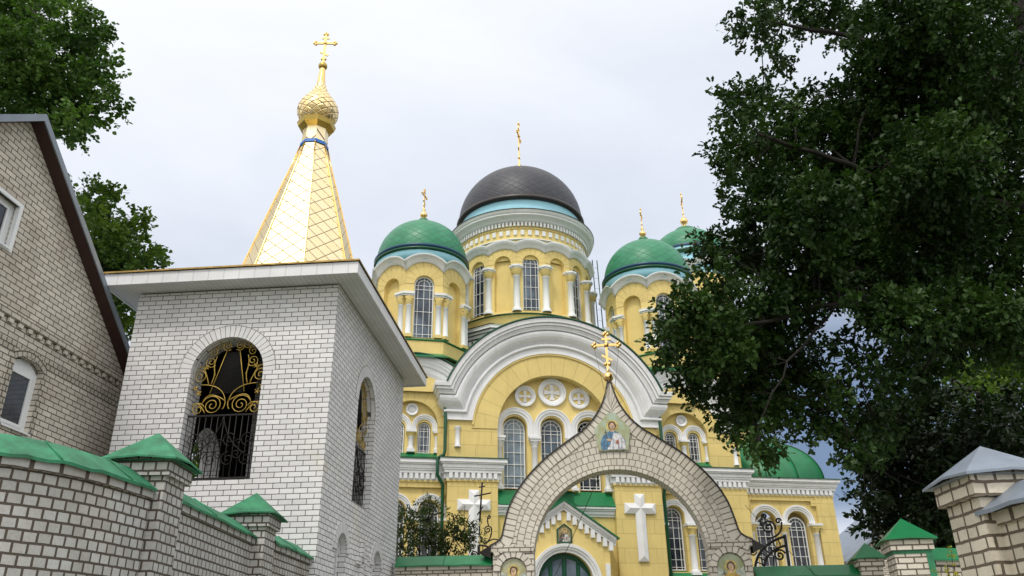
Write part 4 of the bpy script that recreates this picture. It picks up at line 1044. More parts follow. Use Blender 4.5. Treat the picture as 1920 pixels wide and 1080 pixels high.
mb = MB(); mb.grid([oct_ring(.33, 14.48), oct_ring(.47, 14.58), oct_ring(.51, 14.70), oct_ring(.44, 14.76), oct_ring(.40, 14.8)], 0, None, False, True); mb.build('collar', 'gold_old', S0)
mb = MB(); mb.lathe([(.38, 14.74), (.48, 14.86), (.535, 15.0), (.55, 15.12), (.53, 15.26), (.45, 15.43), (.345, 15.58), (.24, 15.75), (.165, 15.92), (.11, 16.1)], 24, (SX, SY), smooth=False, uvf=lambda f, L, r, z: (f * 12, L * 5.5)); mb.build('onion_dome', 'gold_scale', S0)
mb = MB(); mb.lathe([(.12, 16.06), (.1, 16.25), (.075, 16.58)], 16, (SX, SY)); mb.build('onion_tip', 'gold', S0)
mb = MB(); mb.sphere((SX, SY, 16.68), .125, 16); mb.build('spire_ball', 'gold_old', S0)
mb = MB(); latin_cross(mb, (SX, SY, 16.76), 1.05, .52, (.95, .12, 0), .03, .045); mb.build('spire_cross', 'gold', S0)
# wrought-iron grilles
def grille(xf, xc, zs, zspring):
    y = .17
    rl = MB(xf); zt = zs + 1.26
    for z in (zs + .07, zt): rl.box(xc - OP, xc + OP, y - .015, y + .015, z - .016, z + .016)
    n_ = 12
    for i in range(n_ + 1):
        x = xc - OP + 2 * OP * i / n_; rl.tube([(x, y, zs + .05), (x, y, zt)], .011, 5)
    for k in range(4):
        cx_ = xc - OP + .2 + k * .345
        for s_, z in ((1, zs + .42), (-1, zs + .80)):
            rl.tube([(a, y - .02, b) for a, b in spiral(cx_, z, .14, 1.6, PI / 2 if s_ > 0 else -PI / 2, s_)], .009, 4)
            rl.tube([(a, y - .02, b) for a, b in spiral(cx_ + .15, z + .1 * s_, .1, 1.4, 0, -s_)], .008, 4)
    for s_ in (-1, 1): rl.tube([(xc + s_ * a, y - .02, zs + b) for a, b in bez((.5, .5), (.1, .75), (.0, 1.22))], .011, 4)
    R0 = rl.build('railing', 'iron', TW)
    gd = MB(xf)
    tp = zspring + OP
    def tb(pts, r=.0105): gd.tube([(a, y, b) for a, b in pts], r, 5)
    # bell outline
    tb([(xc - .13, tp - .22), (xc - .36, zt + .42)]); tb([(xc + .13, tp - .22), (xc + .32, zt + .46)])
    tb([(xc - .13, tp - .22), (xc - .05, tp - .20)]); tb([(xc + .05, tp - .2), (xc + .13, tp - .22)])
    for s_ in (-1, 1):
        X_ = lambda v: xc + s_ * v
        def tm(pts, r=.0105): tb([(X_(a), b) for a, b in pts], r)
        tm(spiral(.28, zt + .20, .20, 2.2, PI * .1, 1)); tm(bez((.48, zt + .24), (.40, zt + .55), (.03, zt + .28))); tm(bez((.03, zt + .28), (.02, zt + .16), (.07, zt + .12)))
        tm(bez((.03, zt + .28), (.1, zt + .62), (.56, zt + .62)))
        tm(spiral(.55, zt + .13, .13, 1.7, PI * .9, -1)); tm(bez((.40, zt + .05), (.56, zt + .34), (.68, zt + .2)))
        tm(spiral(.60, zt + .78, .16, 1.9, -PI * .3, 1)); tm(bez((.40, zt + .60), (.55, zt + 1.1), (.66, zt + .95)))
        tm(spiral(.42, zt + 1.08, .12, 1.7, PI * 1.2, 1)); tm(spiral(.40, zt + 1.28, .11, 1.6, 0, 1)); tm(spiral(.27, zt + 1.42, .10, 1.6, PI * .5, -1)); tm(spiral(.12, tp - .12, .10, 1.8, -PI * .5, 1)); tm(bez((.3, zt + .8), (.38, zt + 1.0), (.31, zt + 1.2)))
        tm(bez((.36, zt + .62), (.28, zt + .85), (.36, zt + 1.0)))
        for a, b in ((.58, zt + .45), (.5, zt + .97), (.66, zt + .55)):
            for q in range(5): tm([(a, b), (a + .06 * math.cos(q * 1.26), b + .06 * math.sin(q * 1.26))], .012)
    gd.build('scrollwork', 'gold_paint', TW)
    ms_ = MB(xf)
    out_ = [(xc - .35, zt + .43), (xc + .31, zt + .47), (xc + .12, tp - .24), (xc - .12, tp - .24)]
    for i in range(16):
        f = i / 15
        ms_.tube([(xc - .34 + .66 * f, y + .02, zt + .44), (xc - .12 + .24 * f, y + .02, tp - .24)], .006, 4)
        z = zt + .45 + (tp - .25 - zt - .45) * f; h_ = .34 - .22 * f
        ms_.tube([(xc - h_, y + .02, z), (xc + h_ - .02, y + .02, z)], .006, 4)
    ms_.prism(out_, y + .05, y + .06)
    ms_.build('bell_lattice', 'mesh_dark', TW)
grille(None, -2.06, 4.69, 6.755)
grille(xf_right, 2.65, 4.62, 6.70)
# the bell beam and a pale post seen through the front opening
mb = MB(); mb.box(-2.55, -2.25, 2.6, 2.9, 4.6, 8.2); mb.build('inner_post', 'tower_brick', TW)

# ------------------------------------------------------------------ BRICK HOUSE on the left (same bearing as the tower)
HS = thing('brick_house', 'cream brick house with steep gable and dark maroon eaves', 'house', (-3.43, 14.6, 0), R_(-4.84), 'brick houses')
hx = -4.78
AY, AZ = -3.25, 10.47; SL = .75
def xf_house(p): return (hx - p[1], p[0], p[2])
def gtop(x): return AZ - .06 - abs(x - AY) * SL
mb = MB(xf_house)
wall(mb, -8.6, 2.1, .2, gtop, [('rect', -3.56, .60, 8.05, 8.83), ('seg', -1.77, .38, 5.29, 6.39)], 0, .22, extra=(AY,))
mb.poly([(-8.6, 0, .2), (-8.6, 7, .2), (-8.6, 7, gtop(-8.6)), (-8.6, 0, gtop(-8.6))]); mb.poly([(2.1, 0, .2), (2.1, 7, .2), (2.1, 7, gtop(2.1)), (2.1, 0, gtop(2.1))], flip=True)
mb.build('house_wall', 'house_brick', HS)
# corbelled brick course and header courses
mb = MB(xf_house)
mb.box(-8.6, 2.1, -.07, 0, 6.98, 7.10)
n_ = int(10.7 / .262)
for i in range(n_): mb.box(-8.6 + i * .262, -8.6 + i * .262 + .12, -.055, 0, 6.88, 6.98)
mb.build('corbel_course', 'house_brick', HS)
mb = MB(xf_house); mb.box(-8.6, 2.1, -.004, 0, 6.45, 6.645); mb.build('header_course', 'house_header', HS)
# raised brick surround of the lower window
mb = MB(xf_house)
for a, b in ((-2.27, -2.15), (-1.39, -1.27)): mb.box(a, b, -.012, 0, 5.29, 6.39)
A = [(-2.15 + .76 * i / 12, 6.39 + .13 * (1 - ((-2.15 + .76 * i / 12 + 1.77) / .38) ** 2)) for i in range(13)]
for i in range(12):
    (p0, q0), (p1, q1) = A[i], A[i + 1]; k0, k1 = -1.77 + (p0 + 1.77) * 1.25, -1.77 + (p1 + 1.77) * 1.25
    mb.poly([(p0, -.012, q0), (p1, -.012, q1), (k1, -.012, q1 + .12), (k0, -.012, q0 + .12)], 0, [(i * .08, .02), (i * .08 + .08, .02), (i * .08 + .08, .14), (i * .08, .14)])
mb.build('window_surround', 'house_header', HS)
def pvc(x0, x1, z0, z1, arch=0.0, tilt=False):
    f = MB(xf_house); y = .09; t_ = .055
    f.box(x0, x0 + t_, y, y + .08, z0, z1); f.box(x1 - t_ * 1.6, x1, y, y + .08, z0, z1); f.box(x0 + t_, x1 - t_ * 1.6, y, y + .08, z0, z0 + t_); f.box(x0 + t_, x1 - t_ * 1.6, y, y + .08, z1 - t_, z1)
    if arch: f.prism([(x0, z1), (x1, z1)] + [(x1 - (x1 - x0) * i / 10, z1 + arch * (1 - (1 - 2 * i / 10) ** 2)) for i in range(1, 10)], y + .005, y + .07)
    wo = f.build('window', 'white_paint', HS)
    s_ = MB(xf_house); a, b = x0 + t_, x1 - t_ * 1.6 - .02; ty = -.0
    q = .05
    for (u0, u1, v0, v1) in ((a, a + q, z0 + t_, z1 - t_), (b - q, b, z0 + t_, z1 - t_), (a + q, b - q, z0 + t_, z0 + t_ + q), (a + q, b - q, z1 - t_ - q, z1 - t_)):
        s_.box(u0, u1, y - .012, y + .03, v0, v1)
    s_.build('sash', 'white_paint', wo)
    p_ = MB(xf_house); p_.poly([(a + q, y + .012, z0 + t_ + q), (b - q, y + .012, z0 + t_ + q), (b - q, y + .012, z1 - t_ - q), (a + q, y + .012, z1 - t_ - q)]); p_.build('pane', 'glass', wo)
    l_ = MB(xf_house); l_.poly([(x0, -.05, z0 - .02), (x1, -.05, z0 - .02), (x1, .1, z0 + .012), (x0, .1, z0 + .012)]); l_.poly([(x0, -.05, z0 - .05), (x1, -.05, z0 - .05), (x1, -.05, z0 - .02), (x0, -.05, z0 - .02)]); l_.build('window_sill', 'white_paint', wo)
pvc(-2.15, -1.39, 5.29, 6.31, .17)
pvc(-4.15, -2.96, 8.05, 8.83)
# white outer frame round the upper window
mb = MB(xf_house)
mb.box(-2.98, -2.90, -.03, .05, 7.98, 8.90); mb.box(-4.23, -2.98, -.03, .05, 7.98, 8.05); mb.box(-4.23, -2.98, -.03, .05, 8.83, 8.90); mb.build('window_casing', 'white_paint', HS)
# roof slopes, verge board and maroon boarded soffit
mb = MB()
ov = .24
def zr(y): return AZ - abs(y - AY) * SL
for ya, yb in ((AY, 2.75), (AY, -9.3)):
    A = [(hx + ov, ya, zr(ya)), (hx + ov, yb, zr(yb)), (-13.5, yb, zr(yb)), (-13.5, ya, zr(ya))]
    B = [(x, y, z + .06) for x, y, z in A]
    mb.poly(A); mb.poly(B)
    for i in range(4): mb.poly([A[i], A[(i + 1) % 4], B[(i + 1) % 4], B[i]])
mb.build('roof', 'grey_metal', HS)
mb = MB()
for ya, yb in ((AY, 2.75), (AY, -9.3)):
    x0_, x1_ = hx + ov, hx + ov + .025
    A = [(x0_, ya, zr(ya) - .06), (x0_, yb, zr(yb) - .06), (x0_, yb, zr(yb) + .09), (x0_, ya, zr(ya) + .09)]; B = [(x1_, y, z) for x, y, z in A]
    mb.poly(A); mb.poly(B)
    for i in range(4): mb.poly([A[i], A[(i + 1) % 4], B[(i + 1) % 4], B[i]])
mb.build('verge_board', 'grey_fascia', HS)
mb = MB()
for ya, yb in ((AY, 2.7), (AY, -9.25)):
    mb.poly([(hx + ov, ya, zr(ya) - .05), (hx + ov, yb, zr(yb) - .05), (hx, yb, zr(yb) - .07), (hx, ya, zr(ya) - .07)])
mb.build('soffit', 'maroon', HS)

# ------------------------------------------------------------------ LEFT BRICK WALL: curved end, two capped pillars, green coping
def spline(pts, n=8):
    out_ = []
    P = [pts[0]] + list(pts) + [pts[-1]]
    for i in range(1, len(P) - 2):
        for k in range(n):
            t_ = k / n; p0, p1, p2, p3 = [np.array(P[i + j - 1], float) for j in range(4)]
            out_.append(tuple(.5 * ((2 * p1) + (-p0 + p2) * t_ + (2 * p0 - 5 * p1 + 4 * p2 - p3) * t_ * t_ + (-p0 + 3 * p1 - 3 * p2 + p3) * t_ ** 3)))
    out_.append(tuple(pts[-1])); return out_
def path_wall(name, pts, zt, zb, thick, bmat, parent, cop, covh=.2, over=.07, cmat='green_worn', ridge=.25):
    """wall along a plan path (its visible face), outward on the right-hand side of travel; coping slopes to both sides"""
    P = [Vector((x, y, 0)) for x, y in pts]; N = []
    for i in range(len(P)):
        d = (P[min(i + 1, len(P) - 1)] - P[max(0, i - 1)]).normalized(); N.append(Vector((d.y, -d.x, 0)))
    L_ = [0]
    for i in range(1, len(P)): L_.append(L_[-1] + (P[i] - P[i - 1]).length)
    m_ = MB()
    def row(off, z): return [tuple(p + n * off + Vector((0, 0, z))) for p, n in zip(P, N)]
    m_.grid([row(0, zb), row(0, zt)], 0, [[(l, zb) for l in L_], [(l, zt) for l in L_]])
    m_.grid([row(-thick, zb), row(-thick, zt)], 0, [[(l, zb) for l in L_], [(l, zt) for l in L_]], flip=True)
    m_.grid([row(0, zt), row(-thick, zt)], 0)
    for k in (0, -1): m_.poly([row(0, zb)[k], row(0, zt)[k], row(-thick, zt)[k], row(-thick, zb)[k]])
    o1 = m_.build(name, bmat, parent)
    # top course stands slightly proud
    m_ = MB(); m_.grid([row(.03, zt - .11), row(.03, zt), ], 0, [[(l * .5, 0.0) for l in L_], [(l * .5, .098) for l in L_]]); m_.grid([row(0, zt - .11), row(.03, zt - .11)], 0); m_.build('top_course', bmat, parent)
    m_ = MB(); rng = random.Random(len(pts) + int(zt * 10))
    jit = [rng.uniform(-.012, .012) for _ in P]
    def rowj(off, z): return [tuple(p + n * (off + j * .7) + Vector((0, 0, z + j))) for p, n, j in zip(P, N, jit)]
    m_.grid([rowj(over, zt - .03), rowj(over, zt + .0), row(-ridge, zt + covh), rowj(-thick - over, zt), rowj(-thick - over, zt - .03)], 0)
    for k in (0, -1): m_.poly([rowj(over, zt)[k], row(-ridge, zt + covh)[k], rowj(-thick - over, zt)[k]])
    for i in range(4, len(P) - 1, 7):   # folded sheet seams
        m_.tube([rowj(over, zt + .006)[i], row(-ridge, zt + covh + .006)[i]], .009, 4)
    m_.build(cop, cmat, parent)
    return o1
def pillar(parent, cx, cy, hb, zb, zt, hc, zapex, bmat, cmat, rot=0.0, name='pillar', collar=None):
    m_ = MB(); c_, s_ = math.cos(rot), math.sin(rot)
    m_.xf = lambda p: (cx + p[0] * c_ - p[1] * s_, cy + p[0] * s_ + p[1] * c_, p[2])
    m_.box(-hb, hb, -hb, hb, zb, zt - .2); m_.box(-hb - .05, hb + .05, -hb - .05, hb + .05, zt - .2, zt)
    o1 = m_.build(name, bmat, parent)
    k_ = MB(m_.xf); rng = random.Random(int(cx * 100))
    B = [(-hc, -hc, zt - .03 + rng.uniform(-.02, .02)), (hc, -hc, zt - .03 + rng.uniform(-.02, .02)), (hc, hc, zt - .03), (-hc, hc, zt - .03)]
    for i in range(4):
        a, b = B[i], B[(i + 1) % 4]
        mid = ((a[0] + b[0]) / 2, (a[1] + b[1]) / 2, zt + .0)
        k_.poly([a, mid, (0, 0, zapex)]); k_.poly([mid, b, (0, 0, zapex)])
        k_.poly([(a[0], a[1], a[2] - .02), (mid[0], mid[1], mid[2] - .02), mid, a]); k_.poly([(mid[0], mid[1], mid[2] - .02), (b[0], b[1], b[2] - .02), b, mid])
    k_.poly([(x, y, z - .015) for x, y, z in B][::-1])
    k_.build('pillar_cap', cmat, o1)
    if collar:
        q = MB(m_.xf); q.box(-hb - .012, hb + .012, -hb - .012, hb + .012, zt - .26, zt - .205); q.box(hb - .09, hb + .014, -hb - .014, -hb + .1, zb, zt - .26); q.build('green_trim', collar, o1)
    return o1
LW = thing('brick_wall', 'grey header-brick wall curving at its near end, under worn green coping beside the white tower', 'wall', (0, 0, 0), 0, 'brick walls along the street')
LW.location = (-3.75, 9.5, gz(9.5))
LWo = Vector(LW.location)
def wl(pts): return [(x - LWo.x, y - LWo.y) for x, y in pts]
zo = -LWo.z
near = spline([(-9.5, 5.4), (-7.5, 5.75), (-5.9, 6.1), (-4.95, 6.5), (-4.42, 6.85), (-4.1, 7.25), (-3.9, 7.75), (-3.76, 8.5)], 5)
path_wall('curved_panel', wl(near), 3.3 + zo, -.4 + zo, .38, 'wall_brick', LW, 'coping', .22)
path_wall('panel', wl([(-3.74 + .0 * i, 9.1 + i * .29) for i in range(11)]), 3.3 + zo, -.2 + zo, .38, 'wall_brick', LW, 'coping', .22)
path_wall('panel', wl([(-3.62 + .012 * i, 12.5 + i * .26) for i in range(9)]), 3.3 + zo, -.2 + zo, .38, 'wall_brick', LW, 'coping', .22)
pillar(LW, -3.92 - LWo.x, 8.8 - LWo.y, .27, 0 + zo, 3.64 + zo, .40, 3.97 + zo, 'wall_brick', 'green_worn')
pillar(LW, -3.84 - LWo.x, 12.25 - LWo.y, .27, 0 + zo, 3.64 + zo, .40, 3.97 + zo, 'wall_brick', 'green_worn')
# ------------------------------------------------------------------ GATE ARCH
GT = thing('gate_arch', 'beige brick gate arch with a pointed ogee top, painted icons and a gold cross', 'gate', (2.415, 19.625, gz(19.6)), R_(-4.84))
gzo = -GT.location.z
def gsh(p): return (p[0], p[1], p[2] + gzo)
half = [(0.03, 8.02), (.10, 7.72), (.24, 7.38), (.46, 7.05), (.74, 6.78), (.95, 6.64), (1.27, 6.42), (1.65, 6.14), (2.03, 5.78), (2.34, 5.39), (2.55, 5.0), (2.66, 4.62), (2.73, 4.33), (2.84, 4.21), (3.02, 4.12)]
fine = spline(half, 5)
GD = .55
def gate_out(a):
    """distance from the arch centre (0,3.84) to the ogee outline in direction a (radians from +x)"""
    dx, dz = abs(math.cos(a)), math.sin(a)
    best = None
    for (x0_, z0_), (x1_, z1_) in zip(fine[:-1], fine[1:]):
        ex, ez = x1_ - x0_, z1_ - z0_; den = dx * ez - dz * ex
        if abs(den) < 1e-9: continue
        ox, oz = x0_, z0_ - 3.84
        t_ = (ox * ez - oz * ex) / den; u_ = (ox * dz - oz * dx) / den
        if -1e-6 <= u_ <= 1 + 1e-6 and t_ > 0: best = t_ if best is None else max(best, t_)
    return best if best else 4.18
mb = MB(gsh)
n_ = 96; A0 = math.atan2(4.125 - 3.84, 3.0)
prev = None
for i in range(n_ + 1):
    a = PI - A0 - (PI - 2 * A0) * i / n_
    ro = gate_out(a); u = (PI - a) * 2.25
    cur = (a, ro, u)
    if prev:
        (a0, r0, u0), (a1, r1, u1) = prev, cur
        P = lambda a, r, y: (r * math.cos(a), y, 3.84 + r * math.sin(a))
        for y, fl in ((0, False), (GD, True)):
            mb.poly([P(a0, 2.0, y), P(a1, 2.0, y), P(a1, r1, y), P(a0, r0, y)], 0, [(u0, .07), (u1, .07), (u1, r1 - 1.93), (u0, r0 - 1.93)], flip=fl)
        mb.poly([P(a0, 2.0, 0), P(a0, 2.0, GD), P(a1, 2.0, GD), P(a1, 2.0, 0)], 0, [(u0, 0), (u0, GD), (u1, GD), (u1, 0)])
    prev = cur
# lower toes between the springing and the arch's own centre
for sx in (-1, 1):
    a = math.atan2(4.125 - 3.84, 3.0)
    q = [(sx * 2.0, 3.84), (sx * 3.0, 4.125), (sx * 3.0, 3.84)]
GA = mb.build('arch', 'gate_brick', GT)
# edge course that follows the ogee, a little proud, and dark sheet on top
mb = MB(gsh); dk = MB(gsh)
full = [(-x, z) for x, z in fine[::-1]] + fine
L_ = 0
nor = []
for i, p in enumerate(full):
    a, b = full[max(0, i - 1)], full[min(len(full) - 1, i + 1)]; d = Vector((b[0] - a[0], b[1] - a[1])).normalized(); nor.append((-d.y, d.x))
for i in range(len(full) - 1):
    p, q = full[i], full[i + 1]; n0, n1 = nor[i], nor[i + 1]; l = math.hypot(q[0] - p[0], q[1] - p[1])
    w_ = .25
    pi_, qi_ = (p[0] - n0[0] * w_, p[1] - n0[1] * w_), (q[0] - n1[0] * w_, q[1] - n1[1] * w_)
    if p[0] * pi_[0] < 0 or abs(p[0]) < .12: pi_ = (0, min(p[1] - .25, 7.35))
    if q[0] * qi_[0] < 0 or abs(q[0]) < .12: qi_ = (0, min(q[1] - .25, 7.35))
    for y, fl in ((-.025, False), (GD + .025, True)):
        mb.poly([(pi_[0], y, pi_[1]), (qi_[0], y, qi_[1]), (q[0], y, q[1]), (p[0], y, p[1])], 0, [(L_, .02), (L_ + l, .02), (L_ + l, .27), (L_, .27)], flip=fl)
    mb.poly([(p[0], -.025, p[1]), (q[0], -.025, q[1]), (q[0], GD + .025, q[1]), (p[0], GD + .025, p[1])], 0, [(L_, 0), (L_ + l, 0), (L_ + l, .25), (L_, .25)])
    mb.poly([(qi_[0], -.025, qi_[1]), (pi_[0], -.025, pi_[1]), (pi_[0], .01, pi_[1]), (qi_[0], .01, qi_[1])])
    e = .035
    po, qo = (p[0] + n0[0] * e, p[1] + n0[1] * e), (q[0] + n1[0] * e, q[1] + n1[1] * e)
    p2, q2 = (p[0] + n0[0] * .004, p[1] + n0[1] * .004), (q[0] + n1[0] * .004, q[1] + n1[1] * .004)
    dk.poly([(po[0], -.06, po[1]), (qo[0], -.06, qo[1]), (qo[0], GD + .06, qo[1]), (po[0], GD + .06, po[1])])
    dk.poly([(p2[0], -.06, p2[1]), (q2[0], -.06, q2[1]), (qo[0], -.06, qo[1]), (po[0], -.06, po[1])])
    L_ += l
mb.build('edge_course', 'gate_edge', GT)
dk.build('sheet_capping', 'dark_rim', GT)
for sx in (-1, 1):   # turned-down sheet ends over the pillar shoulders
    mb = MB(gsh); mb.poly([(sx * 3.0, -.07, 4.15), (sx * 3.32, .1, 4.0), (sx * 3.02, GD, 4.15)]); mb.poly([(sx * 3.0, -.07, 4.15), (sx * 3.32, .1, 4.0), (sx * 3.0, -.04, 3.85)]); mb.poly([(sx * 3.02, GD, 4.15), (sx * 3.32, .1, 4.0), (sx * 3.0, GD, 3.85)])
    mb.build('sheet_end', 'dark_rim', GT)
for sx in (-1, 1):
    mb = MB(gsh); a, b = sorted((sx * 2.0, sx * 2.96))
    xc_ = (a + b) / 2
    wall(mb, a, b, .9, 4.0, [('arch', xc_, .31, 2.2, 3.56)], .02, .09, nx=2)
    mb.poly([(xc_ - .32, .108, 2.2), (xc_ + .32, .108, 2.2), (xc_ + .32, .108, 3.9), (xc_ - .32, .108, 3.9)])
    for xx in (a, b): mb.poly([(xx, .02, .9), (xx, GD, .9), (xx, GD, 4.0), (xx, .02, 4.0)], flip=(xx == a))
    mb.poly([(a, GD, .9), (b, GD, .9), (b, GD, 4.0), (a, GD, 4.0)])
    mb.box(a - (.06 if sx < 0 else 0), b + (.06 if sx > 0 else 0), -.03, GD + .02, 4.0, 4.13)
    p_ = mb.build('gate_pillar', 'gate_pillar', GT)
    mb = MB(gsh); ring(mb, xc_, 3.56, .315, .46, -.005, .05, 16, mi=0); mb.build('niche_arch', 'gate_edge', p_)
    out_ = [(xc_ - .30, 2.25 + gzo), (xc_ + .30, 2.25 + gzo)] + [(x, z + gzo) for x, z in arc(xc_, 3.55, .30, 0, 180, 16)]
    if sx < 0: icon(p_, out_, .085, None, .95, xc_, 3.42 + gzo, (.55, .36, .12), (.36, .46, .42), (.42, .40, .20), wings=True, bg2=(.50, .50, .34))
    else: icon(p_, out_, .085, None, .95, xc_, 3.42 + gzo, (.55, .36, .07), (.52, .34, .08), (.36, .40, .22), wings=True, bg2=(.42, .48, .34))
icon(GT, [(-.36, 6.29 + gzo), (.36, 6.29 + gzo), (.44, 6.82 + gzo), (.09, 7.22 + gzo), (-.09, 7.22 + gzo), (-.44, 6.82 + gzo)], -.035, None, .98, 0, 6.74 + gzo, (.10, .22, .36), (.66, .66, .70), (.44, .46, .25), bg2=(.46, .56, .46))
mb = MB(gsh); mb.lathe([(.10, 7.97), (.08, 8.06), (.06, 8.12)], 12, (0, GD / 2)); mb.sphere((0, GD / 2, 8.26), .135, 18); mb.lathe([(.03, 8.38), (.05, 8.44), (.03, 8.48)], 10, (0, GD / 2))
latin_cross(mb, (0, GD / 2, 8.45), .98, .60, (1, 0, 0), .03, .055); mb.build('gate_cross', 'gold', GT)
mb = MB(gsh)
for p, q in (((-.33, GD / 2, 9.13), (-.12, GD / 2, 7.9)), ((.33, GD / 2, 9.13), (.14, GD / 2, 7.9))): mb.tube([p, q], .004, 4)
mb.build('guy_wire', 'iron', GT)

# ------------------------------------------------------------------ fences either side of the gate
def tp(x, y): return (-3.43 + x * math.cos(R_(4.84)) + y * math.sin(R_(4.84)), 14.6 - x * math.sin(R_(4.84)) + y * math.cos(R_(4.84)))
def fence(label, xa, xb, yl, zt, covh, name='brick_fence'):
    f_ = thing(name, label, 'fence', (*tp(xa, yl), gz(19)), R_(-4.84), 'fences with green coping')
    path_wall('panel', [(i * (xb - xa) / 8, 0) for i in range(9)], zt - gz(19), .3 - gz(19), .3, 'fence_brick', f_, 'coping', covh, .10, 'green', .2)
    return f_
fence('low brick fence with a green sheet coping between the white tower and the gate arch', .10, 2.42, 5.65, 3.74, .24)
rf = fence('low brick fence with a green sheet coping to the right of the gate arch', 8.42, 10.95, 5.65, 3.34, .24)
def gate_pillar_thing(label, cx, cy, hb, zt, hc, za, rot, collar=None):
    p_ = thing('fence_pillar', label, 'pillar', (cx, cy, gz(cy)), rot, 'green-capped fence pillars')
    z_ = -gz(cy)
    pillar(p_, 0, 0, hb, z_ - .3 + gz(cy), zt + z_, hc, za + z_, 'fence_brick', 'green', 0, 'shaft', collar)
    return p_
gate_pillar_thing('small brick pillar with a green pyramid cap at the right end of the low fence', 7.95, 19.3, .23, 3.68, .36, 4.02, R_(-8))
gate_pillar_thing('larger pale brick pillar with a tall green pyramid cap and green corner trim', 6.84, 14.85, .30, 3.50, .42, 3.87, R_(-10), 'green_worn')
f2 = thing('brick_fence', 'short fence stretch with green coping seen just right of the larger green-capped pillar', 'fence', (7.2, 15.2, gz(15)), R_(12), 'fences with green coping')
path_wall('panel', [(i * .3, 0) for i in range(9)], 3.22 - gz(15), .3 - gz(15), .3, 'fence_brick', f2, 'coping', .22, .1, 'green', .2)

# near wall on the right, running towards the camera
NW = thing('brick_wall', 'cream rough brick wall with grey sheet coping nearest the camera at the right edge', 'wall', (3.7, 6.5, gz(6.5)), 0, 'brick walls along the street')
zo = -NW.location.z
path_wall('panel', [(0.0, .1 - i * .3) for i in range(14)][::-1] if False else [(-.02, -.05 - i * .25) for i in range(14)], 2.62 + zo, -.1 + zo, .30, 'near_brick', NW, 'coping', .20, .13, 'grey_metal', .16)
pillar(NW, .12, .12, .255, -.1 + zo, 2.93 + zo, .37, 3.18 + zo, 'near_brick', 'grey_metal', 0)

# wrought iron tops of the open gate leaves
def iron_leaf(name, label, org, rz, pts_fn):
    t_ = thing(name, label, 'gate leaf', org, rz, 'open iron gate leaves')
    m_ = MB(); pts_fn(m_); m_.build('leaf_frame', 'iron', t_)
    return t_
def right_leaf(m_):
    tb = lambda p, r=.022: m_.tube([(x, 0, z) for x, z in p], r, 6)
    # coordinates: x to the right, z above the fence top
    outer = [(0, -2.2)] + bez((0, -.15), (.04, .56), (.80, .74), 19); inner = [(.2, -2.2)] + bez((.2, -.15), (.22, .42), (.80, .54), 19)
    tb(outer, .03); tb(inner, .026)
    for i in range(2, 20, 2): tb([outer[i], inner[i]], .014)
    m_.box(.78, .84, -.03, .03, -2.2, .78); m_.box(.0, .84, -.02, .02, -2.2, -2.15)
    tb(spiral(.63, .32, .14, 1.7, PI * .1, 1)); tb(bez((.49, .32), (.46, .1), (.46, -.6)), .018); tb(bez((.3, -.3), (.5, .08), (.79, .05)), .018)
    for x in (.4, .52, .66): tb([(x, -2.2), (x, -.1)], .012)
    tb(spiral(.46, .96, .17, 1.8, -PI * .1, 1)); tb(bez((.38, .70), (.78, .74), (.78, 1.08))); tb(spiral(.71, 1.1, .07, 1.2, 0, 1)); tb(bez((.32, 1.0), (.24, 1.12), (.40, 1.25))); tb(spiral(.40, 1.22, .06, 1.2, PI, -1))
    tb(spiral(.02, .42, .09, 1.5, 0, -1), .016)
iron_leaf('iron_gate_leaf', 'curved black wrought-iron leaf with scrolls above the fence right of the arch', (*tp(8.49, 6.1), 3.52), R_(-4.84), right_leaf)
def left_leaf(m_):
    tb = lambda p, r=.016: m_.tube([(x, 0, z) for x, z in p], r, 6)
    m_.box(-.03, .03, -.03, .03, -2.2, .20); tb(bez((0, .2), (.3, .2), (.5, -.05)), .022); tb(bez((0, .04), (.3, .04), (.5, -.15)), .022)
    for x in (.1, .2, .3): tb([(x, -2.2), (x, .19 - x * .2)], .012)
    tb(bez((.02, .66), (-.02, .36), (.16, .22))); tb(bez((.16, .22), (.36, .40), (.30, .62))); tb(spiral(.22, .56, .10, 1.6, 0, 1)); tb(bez((.24, .66), (.18, .84), (.26, .90))); tb(spiral(.24, .86, .05, 1.1, PI * .5, -1))
    tb(bez((.18, .24), (.42, .44), (.56, .22))); tb(spiral(.46, .2, .09, 1.6, PI * .1, 1)); tb(spiral(-.12, -.02, .09, 1.6, 0, 1)); tb(bez((-.03, -.2), (-.2, -.2), (-.14, .1)))
    tb([(.02, .76), (.08, 1.72)], .022); tb([(-.12, 1.38), (.30, 1.45)], .018); tb([(.0, 1.60), (.15, 1.62)], .016); tb([(-.04, .92), (.10, 1.12)], .016)
iron_leaf('iron_gate_leaf', 'small black wrought-iron leaf topped by an orthodox cross, left of the arch', (*tp(2.02, 6.2), 4.05), R_(-4.84), left_leaf)
# cables
def cable(label, p, q, sag=0.15, r=.008, mat='iron'):
    m_ = MB(); P, Q = Vector(p), Vector(q); o_ = (P + Q) / 2
    m_.tube([P + (Q - P) * (i / 16) - Vector((0, 0, sag * 4 * (i / 16) * (1 - i / 16))) - o_ for i in range(17)], r, 5)
    c_ = m_.build('cable', mat, None, o_); tag(c_, label, 'cable', 'cables at the gate')
def at(u, v, Y):
    r = (u - 960) / 1525; p = (540 - v) / 1525
    r, p = r * math.cos(RO) - p * math.sin(RO), r * math.sin(RO) + p * math.cos(RO)
    d = fw * 1.0 + rt * r + up * p
    return Vector((0, 0, 1.6)) + d * (Y / d.y)
cable('thin dark cable hanging down from under the gate arch to the left of the door', (2.05, 19.9, 5.75), (.95, 24.0, 3.6), .06)
cable('thin cable running down from the right shoulder of the gate arch across the fence', (5.35, 19.3, 4.9), (6.6, 18.4, 3.1), .1, .006)
